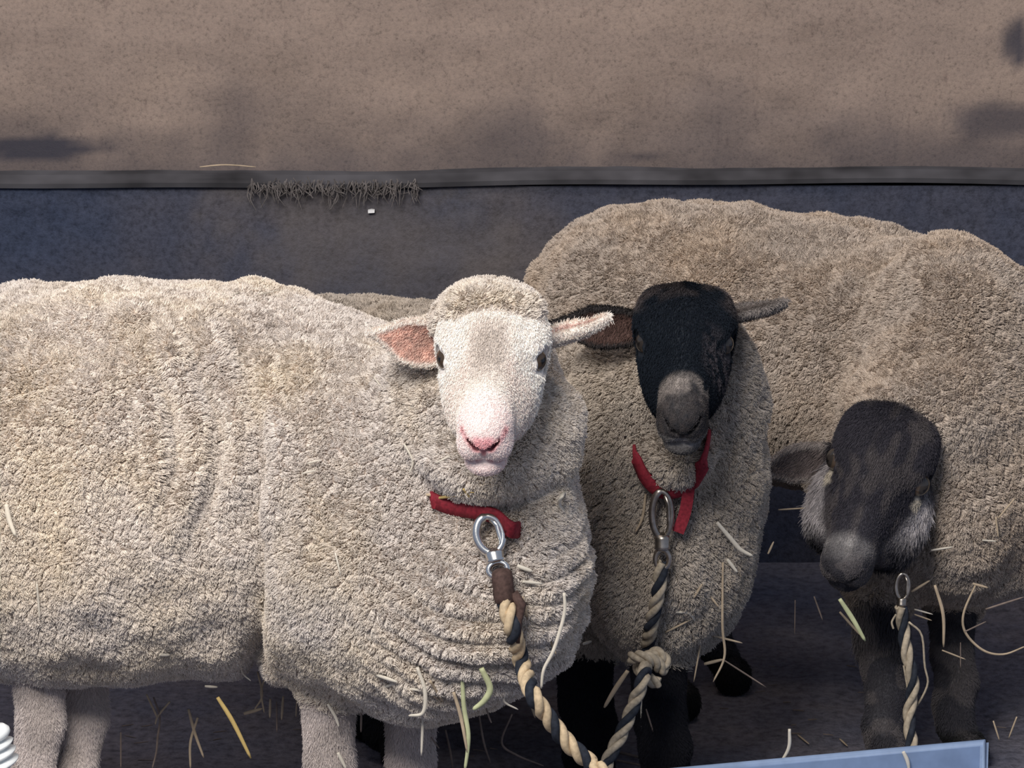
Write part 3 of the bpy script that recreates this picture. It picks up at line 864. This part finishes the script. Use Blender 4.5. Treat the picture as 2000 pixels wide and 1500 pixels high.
# collars
M['red'] = simple('red_webbing', (.235, .020, .032), .75, .25, var=.35, scale=220)
M['steel'] = simple('bright_steel', (.80, .78, .74), .22, .5, 1.0, var=.08, scale=90)
M['rusty'] = simple('worn_steel', (.42, .37, .32), .34, .5, 1.0, var=.35, scale=70)
M['brown'] = simple('brown_whipping', (.075, .045, .038), .8, .2, var=.4, scale=160)
M['tan_rope'] = simple('tan_rope', (.56, .43, .275), .85, .15, var=.25, scale=150)
M['dull_rope'] = simple('weathered_rope', (.40, .335, .25), .85, .15, var=.3, scale=150)
M['black_rope'] = simple('black_rope', (.022, .026, .036), .8, .2, var=.4, scale=150)
def band(name, front, back, width, label, tail=None, proud=.019):
    pts = [lie(x, y, proud) for x, y in front]
    loop = smooth_poly(np.vstack([pts, [P(*b) for b in back], [pts[0]]]), 72)[:-1]
    n = len(loop); bm = bmesh.new(); rings = []
    ctr = loop.mean(0)
    up0 = np.array([0, -.25, 1.0])
    for i in range(n):
        t = nrm(loop[(i + 1) % n] - loop[i - 1]); up = up0 - t * (up0 @ t); up = nrm(up); o = np.cross(t, up)
        if o @ (loop[i] - ctr) < 0: o = -o
        c = loop[i]; w2, h2 = width / 2, .0018
        rings.append([bm.verts.new(c + up * a * w2 + o * b * h2) for a, b in ((-1, -1), (-.92, 1), (0, 1.5), (.92, 1), (1, -1))])
    for i in range(n):
        a, b = rings[i], rings[(i + 1) % n]
        for k in range(5): bm.faces.new((a[k], a[(k + 1) % 5], b[(k + 1) % 5], b[k]))
    root = tag(bm_obj(name, bm, M['red'], smooth=True), label, 'collar')
    if tail:
        bm = bmesh.new(); tp = smooth_poly([lie(x, y, proud + .004) for x, y in tail], 14); rr = []
        for i, c in enumerate(tp):
            t = nrm(tp[min(i + 1, 13)] - tp[max(i - 1, 0)]); o = nrm(CAM - c); s_ = nrm(np.cross(t, o))
            rr.append([bm.verts.new(c + s_ * a * width * .4 + o * b * .0016) for a, b in ((-1, -1), (1, -1), (1, 1), (-1, 1))])
        for a, b in zip(rr, rr[1:]):
            for k in range(4): bm.faces.new((a[k], a[(k + 1) % 4], b[(k + 1) % 4], b[k]))
        bm.faces.new(rr[0][::-1]); bm.faces.new(rr[-1])
        bm_obj('strap_end', bm, M['red'], root)
    return root
band('collar', [(846, 978), (880, 991), (925, 999), (970, 1010), (1008, 1036)], [(1050, 1000, -.08), (1010, 900, .02), (900, 860, .06), (815, 930, .0)], .022,
     'red webbing collar on the cream sheep in front')
band('collar', [(1240, 893), (1262, 935), (1298, 962), (1348, 946), (1378, 888)], [(1385, 800, .22), (1340, 770, .33), (1265, 790, .32), (1236, 840, .22)], .020,
     'red webbing collar with a hanging end on the black-faced sheep', tail=[(1346, 950), (1338, 1000), (1324, 1040)], proud=.027)

# ropes
def twist_rope(name, path, R, label, mats, turns_per_m=17, n=260, parent=None, cat='rope'):
    c = smooth_poly(path, n); bm = bmesh.new()
    seg = np.linalg.norm(np.diff(c, axis=0), axis=1); s_ = np.concatenate([[0], np.cumsum(seg)])
    prev = None; U = []; V = []
    for i in range(n):
        t = nrm(c[min(i + 1, n - 1)] - c[max(i - 1, 0)])
        a = np.array([0.2, -1, 0.1]) if prev is None else prev
        u = nrm(a - t * (a @ t)); prev = u; U.append(u); V.append(np.cross(t, u))
    U, V = np.array(U), np.array(V)
    for k in range(3):
        ph = s_ * turns_per_m * 2 * math.pi + k * 2 * math.pi / 3
        pts = c + (U * np.cos(ph)[:, None] + V * np.sin(ph)[:, None]) * R * .54
        sweep(bm, pts, R * .54, 8, matidx=1 if k == 2 else 0)
    me = bpy.data.meshes.new(name); bm.to_mesh(me); bm.free()
    for m in mats: me.materials.append(m)
    return me
def lead_rope(path, R, label, mats, base, **kw):
    me = twist_rope('lead_rope', path, R, label, mats, **kw)
    root = tag(empty('lead_rope', base), label, 'rope', 'lead ropes')
    link_mesh('rope', me, None, root)
    return root
def frame_at(top, bot):
    t = nrm(np.asarray(bot) - np.asarray(top)); o = CAM - np.asarray(top); o = nrm(o - t * (o @ t)); return t, np.cross(o, t), o
def snap_hook(root, top, bot, mat, w=.016, r=.0036):
    """oval sprung hook, gate, swivel barrel and eye, hanging from top to bot"""
    top, bot = np.asarray(top), np.asarray(bot); L = np.linalg.norm(bot - top); t, s_, o = frame_at(top, bot)
    hk = empty('snap_hook', top); hk.parent = root; hk.matrix_parent_inverse = parent_world(root).inverted()
    def at(a, b, c=0): return top + t * a * L + s_ * b * w + o * c
    bm = bmesh.new()
    oval = [at(.30 + .29 * -math.cos(x), math.sin(x)) for x in np.linspace(0, 2 * math.pi, 40, endpoint=False)]
    sweep(bm, oval, [r * (1.35 if i > 18 else 1.0) for i in range(40)], 10, closed=True)
    bm_obj('hook', bm, mat, hk)
    bm = bmesh.new(); sweep(bm, [at(.06, .35), at(.18, .72), at(.45, .78), at(.54, .55)], [r * .9, r, r, r * .9], 8); bm_obj('gate', bm, mat, hk)
    bm = bmesh.new()
    sweep(bm, [at(.54, 0), at(.57, 0), at(.60, 0), at(.70, 0), at(.73, 0), at(.76, 0)], [r * .9, r * 2.6, r * 2.9, r * 2.7, r * 3.1, r * 1.6], 14)
    bm_obj('swivel', bm, mat, hk)
    bm = bmesh.new(); sweep(bm, [at(.87 - .12 * math.cos(x), .72 * math.sin(x)) for x in np.linspace(0, 2 * math.pi, 24, endpoint=False)], r, 8, closed=True)
    bm_obj('eye_ring', bm, mat, hk)
    return hk
yc = lie(1000, 1250)[1]
# rope of the cream sheep
hook_top, hook_bot = lie(948, 1008, .030), lie(976, 1128, .026)
path = [lie(980, 1118, .032), lie(985, 1165, .032), lie(1000, 1225, .046), lie(1018, 1290, .056), P(1040, 1355, -.352), P(1070, 1400, -.35), P(1108, 1450, -.35), P(1152, 1490, -.35), P(1190, 1540, -.34), onfloor(1200, 1740) + np.array([0, 0, .014])]
r1 = lead_rope(path, .0108, 'tan and black twisted lead rope clipped to the cream sheep', [M['tan_rope'], M['black_rope']], tuple(onfloor(1200, 1740)))
snap_hook(r1, hook_top, hook_bot, M['steel'], w=.0165, r=.0043)
bm = bmesh.new(); a, b = np.array(path[0]), np.array(path[1])
sweep(bm, [a + (b - a) * x for x in (-.15, 0, .3, .6, .9, 1.2, 1.35)], [.008, .0130, .0140, .0134, .0142, .0128, .008], 14)
bm_obj('whipping', bm, M['brown'], r1)['label'] = 'dark brown binding below the hook'
bm = bmesh.new(); sweep(bm, [a + (b - a) * .8 + np.array([.012, -.004, 0]), a + (b - a) * 1.3 + np.array([.020, -.005, 0]), lie(1012, 1215, .052), lie(1012, 1255, .056)], [.006, .007, .005, .003], 8)
bm_obj('binding_tail', bm, M['brown'], r1)
# rope of the black-faced sheep
path = [lie(1292, 1098, .03), lie(1287, 1150, .032), lie(1272, 1220, .034), lie(1262, 1280, .042), P(1258, 1318, .01), P(1238, 1375, 0), P(1215, 1430, -.01), P(1190, 1480, -.02), P(1172, 1530, -.02), onfloor(1120, 1660) + np.array([0, 0, .012])]
r2 = lead_rope(path, .0092, 'weathered twisted lead rope with a knot, below the black-faced sheep', [M['dull_rope'], M['black_rope']], tuple(onfloor(1120, 1660)), turns_per_m=15)
snap_hook(r2, lie(1292, 958, .032), lie(1294, 1112, .032), M['rusty'], w=.013, r=.0036)
kc = np.array(path[3]) + (np.array(path[4]) - np.array(path[3])) * .45
me = twist_rope('knot', [kc + np.array([x, y, z]) for x, y, z in ((-.020, -.004, .010), (-.004, -.016, .016), (.014, -.008, .006), (.022, 0, -.008), (.026, .006, .004), (.012, .010, .012), (-.008, .006, -.006), (.004, -.014, -.016), (.018, -.012, -.024))], .0085, '', [M['dull_rope'], M['dull_rope']], 22, 90)
link_mesh('knot', me, None, r2)
# rope of the sheep on the right, frayed
path = [P(1760, 1185, .28), P(1764, 1225, .28), P(1770, 1270, .27), P(1783, 1330, .26), P(1776, 1395, .25), P(1780, 1450, .23), P(1784, 1500, .21), onfloor(1790, 1600) + np.array([0, 0, .010])]
r3 = lead_rope(path, .0088, 'frayed twisted lead rope hanging below the sheep on the right', [M['dull_rope'], M['black_rope']], tuple(onfloor(1790, 1600)), turns_per_m=13)
snap_hook(r3, P(1764, 1120, .29), P(1760, 1205, .28), M['rusty'], w=.009, r=.0024)
for pp in ([(1775, 1215), (1800, 1240), (1806, 1300), (1812, 1335), (1795, 1372), (1782, 1385)], [(1750, 1200), (1742, 1215), (1745, 1228)], [(1765, 1300), (1772, 1340), (1778, 1370)]):
    bm = bmesh.new(); sweep(bm, smooth_poly([P(x, y, .262) for x, y in pp], 20), .0016, 6); bm_obj('loose_strand', bm, M['dull_rope'], r3)

# ------------------------------------------------------------------ straw
SM = dict(pale=simple('pale_straw', (.66, .60, .50), .6, .3, var=.15, scale=40), tan=simple('tan_straw', (.46, .36, .25), .65, .3, var=.2, scale=40),
          yellow=simple('yellow_straw', (.62, .45, .17), .6, .3, var=.2, scale=40), brown=simple('brown_straw', (.20, .155, .13), .7, .25, var=.3, scale=40),
          green=simple('green_straw', (.50, .52, .30), .6, .3, var=.2, scale=40))
def straw(pts, width, col, label, group=None, mode='lie', Y=None, flat=.6, name='straw_stem'):
    w = width / 1500.0 / 2
    if mode == 'lie': q = [lie(x, y, .015, Y) for x, y in pts]
    elif mode == 'hang':
        t = hit(*pts[0]); y0 = (CAM + ray(*pts[0]) * (t - .012))[1] if t is not None else (0.0 if Y is None else Y)
        if Y is not None: y0 = min(y0, Y) if t is not None else Y
        q = [P(x, y, y0) for x, y in pts]
    else: q = [onfloor(x, y) + np.array([0, 0, .004]) for x, y in pts]
    n = max(6, 5 * len(q)); c = smooth_poly(q, n)
    rad = [w * (0.65 + .35 * math.sin(math.pi * min(1, (i / (n - 1)) * .9 + .12))) for i in range(n)]; rad[-1] *= .55
    bm = bmesh.new(); sweep(bm, c, rad, 6, flat)
    return tag(bm_obj(name, bm, SM[col]), label, 'straw', group)
U = lambda *a, **k: straw(*a, **k)
# single ones worth pointing at
U([(425, 1362), (455, 1410), (490, 1481)], 10, 'yellow', 'long yellow straw slanting down beneath the cream sheep\'s belly', mode='hang')
U([(815, 1303), (830, 1350), (826, 1392), (798, 1398)], 9, 'pale', 'hook-shaped pale straw dangling over the cream sheep\'s front leg', mode='hang')
U([(903, 1328), (906, 1380), (915, 1440), (908, 1505)], 10, 'green', 'tall yellow-green stalk under the cream sheep\'s chest', mode='hang')
U([(940, 1305), (957, 1343), (946, 1368), (924, 1386)], 14, 'green', 'thick curved whitish-green stalk at the bottom of the cream sheep\'s chest', mode='hang', Y=-.285)
U([(1102, 1158), (1102, 1200), (1082, 1268), (1062, 1308), (1057, 1345)], 8, 'pale', 'long branching pale straw beside the cream sheep\'s chest', mode='hang', Y=-.31)
U([(1122, 945), (1101, 963), (1092, 985), (1104, 1001), (1120, 999)], 9, 'pale', 'pale hooked straw on the cream sheep\'s chest, right of its collar')
U([(12, 985), (18, 1015), (30, 1046)], 11, 'pale', 'thick white straw on the cream sheep\'s flank at the photo\'s left edge')
U([(1400, 1020), (1430, 1055), (1446, 1073), (1470, 1086)], 10, 'pale', 'thick pale straw sticking out from the black-faced sheep\'s chest', mode='hang')
U([(1320, 1195), (1350, 1201), (1372, 1247)], 7, 'pale', 'bent pale straw low on the black-faced sheep\'s chest')
U([(1226, 1310), (1202, 1345), (1180, 1382)], 11, 'tan', 'straight grey-tan stick below the rope knot', mode='hang', Y=.05)
U([(1640, 1170), (1665, 1208), (1690, 1252)], 11, 'green', 'yellow-green stalk hanging from the right sheep\'s mouth', mode='hang', Y=.2)
U([(1826, 1143), (1842, 1200), (1843, 1264)], 8, 'tan', 'upright tan straw beside the frayed rope', mode='hang', Y=.3)
U([(1905, 1143), (1882, 1198), (1886, 1236), (1920, 1270), (1960, 1278), (2004, 1262)], 6, 'tan', 'long looping tan straw under the right sheep\'s chest', mode='hang', Y=.36)
U([(390, 326), (440, 322), (500, 326)], 4, 'tan', 'thin grey straw lying along the wall ledge', mode='hang', Y=WY - .055)
G1 = ('thin dry straw caught under the cream sheep\'s belly wool', 'straws under the cream sheep')
for pts, wd, c in [([(300, 1362), (312, 1400), (308, 1440), (305, 1470), (297, 1502)], 5, 'brown'), ([(332, 1370), (309, 1398), (303, 1415)], 5, 'tan'), ([(286, 1356), (302, 1390), (308, 1405)], 5, 'tan'),
        ([(368, 1385), (380, 1430), (398, 1480)], 7, 'tan'), ([(386, 1402), (372, 1450), (372, 1502)], 6, 'tan'), ([(236, 1430), (236, 1502)], 4, 'brown'),
        ([(476, 1394), (512, 1384)], 8, 'tan'), ([(503, 1312), (512, 1358), (497, 1386)], 5, 'tan'), ([(520, 1320), (510, 1350), (516, 1392)], 5, 'tan'), ([(528, 1365), (527, 1402)], 6, 'tan'), ([(553, 1360), (550, 1406)], 6, 'tan'), ([(540, 1370), (541, 1430)], 4, 'brown'),
        ([(640, 1375), (655, 1400), (662, 1420)], 7, 'pale'), ([(660, 1470), (676, 1502)], 8, 'pale'), ([(826, 1400), (823, 1476)], 6, 'pale'), ([(886, 1352), (900, 1400), (913, 1470)], 8, 'tan'),
        ([(1002, 1338), (984, 1368), (1012, 1386)], 5, 'pale'), ([(1000, 1395), (980, 1450), (1010, 1475), (1062, 1496)], 5, 'brown'), ([(936, 1398), (945, 1450), (958, 1490)], 5, 'brown'), ([(1030, 1350), (1045, 1402)], 6, 'tan'),
        ([(870, 1425), (880, 1470), (884, 1500)], 5, 'brown'), ([(706, 1385), (705, 1430)], 5, 'brown'), ([(948, 1378), (955, 1400), (960, 1412)], 4, 'brown'), ([(842, 1440), (858, 1462)], 4, 'brown'), ([(1075, 1250), (1086, 1278)], 5, 'tan'), ([(580, 1366), (578, 1400)], 4, 'tan')]:
    U(pts, wd, c, *G1, mode='hang', Y=0.1)
G2 = ('short straw bit lying on the cream sheep\'s wool', 'straw bits on the cream sheep')
for pts, wd, c in [([(72, 1140), (78, 1210)], 5, 'pale'), ([(790, 868), (806, 900), (800, 925)], 5, 'pale'), ([(832, 966), (870, 970), (930, 979)], 7, 'tan'), ([(846, 974), (905, 966)], 6, 'yellow'), ([(865, 958), (925, 962)], 6, 'yellow'),
        ([(905, 955), (918, 972)], 5, 'yellow'), ([(729, 735), (746, 757)], 4, 'pale'), ([(655, 1080), (665, 1122)], 4, 'pale'), ([(1010, 1105), (1040, 1116)], 9, 'pale'), ([(1020, 1136), (1060, 1140)], 7, 'pale'), ([(1020, 1165), (1030, 1205)], 8, 'tan'),
        ([(441, 1290), (438, 1322)], 10, 'pale'), ([(455, 1288), (497, 1275)], 6, 'pale'), ([(468, 1290), (474, 1315), (490, 1330)], 4, 'pale'), ([(311, 1278), (332, 1279)], 9, 'pale'), ([(440, 582), (468, 570)], 4, 'pale'),
        ([(735, 1318), (776, 1332)], 8, 'pale'), ([(738, 1346), (776, 1334)], 7, 'pale'), ([(780, 1343), (830, 1350), (872, 1362)], 6, 'pale'), ([(1105, 1185), (1095, 1172), (1088, 1166)], 6, 'pale'), ([(1095, 1242), (1116, 1258)], 9, 'pale'),
        ([(600, 905), (628, 898)], 4, 'pale'), ([(590, 925), (618, 918)], 4, 'pale'), ([(850, 905), (880, 890)], 4, 'pale'), ([(505, 575), (548, 566)], 3, 'pale'), ([(840, 1330), (866, 1372)], 6, 'tan'), ([(848, 1360), (880, 1385)], 5, 'tan'), ([(400, 1340), (425, 1342)], 6, 'pale')]:
    U(pts, wd, c, *G2)
G3 = ('thin straw hanging from the black-faced sheep\'s chest wool', 'straws on the black-faced sheep')
for pts, wd, c in [([(1261, 965), (1255, 1010), (1241, 1040)], 6, 'tan'), ([(1370, 1248), (1355, 1332)], 4, 'tan'), ([(1412, 1098), (1411, 1220), (1415, 1282), (1393, 1332)], 6, 'tan'), ([(1375, 1297), (1412, 1288)], 8, 'tan'), ([(1390, 1241), (1450, 1256)], 5, 'tan'),
        ([(1415, 1290), (1496, 1342)], 4, 'brown'), ([(1253, 1340), (1255, 1425), (1285, 1436)], 4, 'pale'), ([(1262, 1385), (1276, 1430)], 4, 'brown'), ([(1420, 1092), (1440, 1118)], 8, 'pale'), ([(1355, 1168), (1372, 1140)], 6, 'tan'), ([(1388, 1165), (1404, 1186)], 5, 'tan'),
        ([(1300, 1235), (1350, 1210)], 5, 'tan'), ([(1500, 1082), (1511, 1058)], 5, 'tan'), ([(1138, 1258), (1156, 1252)], 7, 'pale')]:
    U(pts, wd, c, *G3, mode='hang', Y=.2)
G4 = ('thin straw hanging below the right sheep\'s head and chest', 'straws on the right sheep')
for pts, wd, c in [([(1640, 1195), (1682, 1242)], 6, 'tan'), ([(1900, 1140), (1930, 1148)], 6, 'tan'), ([(1840, 1270), (1886, 1288)], 4, 'tan'), ([(1884, 1234), (1926, 1214)], 4, 'brown'), ([(1925, 1190), (2000, 1166)], 5, 'brown'), ([(1780, 1156), (1816, 1134)], 6, 'tan'), ([(1590, 1165), (1607, 1212)], 4, 'brown'),
        ([(1553, 1172), (1552, 1240)], 3, 'brown'), ([(1950, 1012), (1982, 974)], 5, 'tan'), ([(1945, 1010), (1950, 1050)], 5, 'tan'), ([(1918, 1055), (1946, 1057)], 4, 'pale'), ([(1786, 1190), (1822, 1200)], 4, 'pale'), ([(1786, 1200), (1820, 1212)], 4, 'tan'), ([(1876, 1255), (1876, 1305)], 3, 'brown'), ([(1520, 996), (1576, 992)], 4, 'tan'), ([(1818, 1075), (1862, 1068)], 5, 'pale')]:
    U(pts, wd, c, *G4, mode='hang', Y=.34)
G5 = ('dry straw lying on the dark earth floor', 'straws on the floor')
fl_pts = [([(1190, 1470), (1240, 1482), (1300, 1497)], 7, 'brown'), ([(1205, 1490), (1262, 1502)], 6, 'brown'), ([(1296, 1440), (1330, 1480)], 8, 'brown'), ([(1558, 1440), (1580, 1458)], 5, 'tan'), ([(1640, 1448), (1655, 1462)], 5, 'tan')]
rr = random.Random(4)
for _ in range(15):
    x = rr.uniform(1350, 1990); y = rr.uniform(1290, 1452); a = rr.uniform(-.5, .5); l = rr.uniform(10, 26)
    fl_pts.append(([(x, y), (x + l * math.cos(a), y + l * .35 * math.sin(a))], rr.uniform(2.5, 4.5), 'brown'))
for _ in range(14):
    x = rr.uniform(230, 1000); y = rr.uniform(1420, 1495); a = rr.uniform(-.6, .6); l = rr.uniform(12, 30)
    fl_pts.append(([(x, y), (x + l * math.cos(a), y + l * .35 * math.sin(a))], rr.uniform(2.5, 4.5), 'brown'))
for pts, wd, c in fl_pts: U(pts, wd, c, *G5, mode='floor')

# ------------------------------------------------------------------ trough, insulator, chip
def at_z(px, py, z):
    d = ray(px, py); return CAM + d * ((z - CAM[2]) / d[2])
TZ = .17
A, B = at_z(1330, 1505, TZ), at_z(1931, 1450, TZ)
ex = nrm(B - A); ey = nrm((CAM - B) * np.array([1, 1, 0]))
A = B - ex * .47
M['trough'] = simple('pale_blue_galvanised', (.25, .335, .50), .6, .3, .0, var=.12, scale=26)
def slab(bm, o, u, v, wv):
    o, u, v, wv = map(np.asarray, (o, u, v, wv))
    vs = [bm.verts.new(o + u * i + v * j + wv * k) for i in (0, 1) for j in (0, 1) for k in (0, 1)]
    for q in ((0, 1, 3, 2), (4, 6, 7, 5), (0, 4, 5, 1), (2, 3, 7, 6), (0, 2, 6, 4), (1, 5, 7, 3)): bm.faces.new([vs[i] for i in q])
root = tag(empty('feed_trough', tuple(np.array([*(A + ex * .23 + ey * .15)[:2], 0]))), 'pale blue feed trough on the floor at the lower right', 'trough')
L = .47; D = .32; T = .012; Z = np.array([0, 0, TZ]); dn = np.array([0, 0, -TZ])
bm = bmesh.new()
slab(bm, A, ex * L, ey * T, dn); slab(bm, A + ey * D, ex * L, ey * T, dn)
slab(bm, A + ey * T, ex * T, ey * (D - T), dn); slab(bm, A + ex * (L - T) + ey * T, ex * T, ey * (D - T), dn)
slab(bm, A + ey * T + ex * T + np.array([0, 0, -.13]), ex * (L - 2 * T), ey * (D - T), np.array([0, 0, -.02]))
bm_obj('basin', bm, M['trough'], root)
bm = bmesh.new(); rr_ = .006
sweep(bm, [p + np.array([0, 0, .001]) for p in (A + ey * .006, A + ex * (L - .006) + ey * .006, A + ex * (L - .006) + ey * (D + .006), A + ey * (D + .006))], rr_, 10, closed=True)
bm_obj('rim', bm, M['trough'], root)
U([(1542, 1424), (1540, 1462), (1518, 1500)], 8, 'pale', 'pale straw hanging over the trough rim', mode='hang', Y=float(at_z(1540, 1478, TZ)[1]) - .012)
U([(1764, 1468), (1772, 1485), (1776, 1504)], 9, 'pale', 'white straw inside the trough below the frayed rope', mode='hang', Y=float(at_z(1765, 1462, TZ)[1]) - .02)
U([(1940, 1408), (1952, 1446)], 4, 'tan', 'thin straw behind the trough\'s corner', 'straws behind the trough corner', mode='hang', Y=.22)
U([(1986, 1400), (1970, 1442)], 4, 'tan', 'thin straw behind the trough\'s corner', 'straws behind the trough corner', mode='hang', Y=.22)

# white ribbed insulator on a post
M['white_plastic'] = simple('white_plastic', (.86, .88, .86), .35, .5, var=.03, scale=20)
IY = -.50; c0 = P(-14, 1432, IY); S_ = 1630.0
root = tag(empty('fence_insulator', (c0[0], c0[1], 0)), 'white ribbed plastic post cap at the lower left corner', 'insulator')
bm = bmesh.new()
def lathe(bm, prof, tilt=0.0, seg=28):
    rings = []
    for r, z in prof: rings.append([bm.verts.new((c0[0] + r * math.cos(a), c0[1] + r * math.sin(a), z - tilt * r * math.cos(a))) for a in np.linspace(0, 2 * math.pi, seg, endpoint=False)])
    for a, b in zip(rings, rings[1:]):
        for k in range(seg): f = bm.faces.new((a[k], a[(k + 1) % seg], b[(k + 1) % seg], b[k])); f.smooth = True
    bm.faces.new(rings[0][::-1]); bm.faces.new(rings[-1])
z0 = c0[2]; prof = [(.002, z0 + .010), (.014, z0 + .007), (.020, z0 + .001)]
for k, (r, dz) in enumerate(((.0215, .004), (.0245, .0155), (.0275, .0275), (.0305, .040))):
    prof += [(r, z0 - dz), (r - .002, z0 - dz - .004), (r - .009, z0 - dz - .0065), (r - .008, z0 - dz - .0080)]
prof += [(.019, z0 - .050), (.019, z0 - .085), (.004, z0 - .085)]
lathe(bm, prof, -.32); bm_obj('ribbed_cap', bm, M['white_plastic'], root)
bm = bmesh.new(); lathe(bm, [(.016, z0 - .082), (.016, .2), (.016, 0.0)]); bm_obj('post', bm, M['white_plastic'], root)

# small white chip stuck to the kickboard
bm = bmesh.new(); c = P(725, 413, WY - .043)
vs = [bm.verts.new(c + np.array([x, y, z])) for y in (-.0015, .006) for x, z in ((-.005, -.0026), (.0052, -.002), (.0055, .0024), (.0005, .0031), (-.0052, .002))]
bm.faces.new(vs[:5][::-1]); bm.faces.new(vs[5:])
for k in range(5): bm.faces.new((vs[k], vs[(k + 1) % 5], vs[5 + (k + 1) % 5], vs[5 + k]))
tag(bm_obj('paint_chip', bm, simple('white_paint', (.9, .9, .9), .4, .4, var=.02)), 'tiny white chip on the dark lower wall', 'chip')

# frayed hay hanging from the ledge
rng = np.random.default_rng(5); nH = 240
x = np.where(rng.random(nH) < .7, rng.normal(px_(690, 360, WY), .075, nH), rng.normal(px_(545, 360, WY), .035, nH))
x = np.clip(x, px_(490, 0, WY), px_(810, 0, WY))
p0 = np.stack([x, np.full(nH, WY - .052) + rng.normal(0, .004, nH), LZ - .004 + rng.normal(0, .004, nH)], 1)
Ln = .012 + .026 * rng.random(nH) ** 2
pts = np.stack([p0, p0 + np.stack([rng.normal(0, .003, nH), rng.normal(-.002, .002, nH), -Ln * .5], 1), p0 + np.stack([rng.normal(0, .007, nH), rng.normal(-.003, .003, nH), -Ln], 1)], 1)
cv = bpy.data.hair_curves.new('hay_fringe'); cv.add_curves([3] * nH)
(cv.attributes.get('position') or cv.attributes.new('position', 'FLOAT_VECTOR', 'POINT')).data.foreach_set('vector', pts.astype(np.float32).ravel())
(cv.attributes.get('radius') or cv.attributes.new('radius', 'FLOAT', 'POINT')).data.foreach_set('value', np.tile([.0009, .0008, .0004], nH).astype(np.float32))
cv.materials.append(simple('grey_hay', (.14, .125, .12), .9, .1, var=.45, scale=80))
o = bpy.data.objects.new('hay_fringe', cv); C.objects.link(o)
tag(o, 'matted grey hay fringe hanging from the wall ledge', 'hay', kind='stuff')
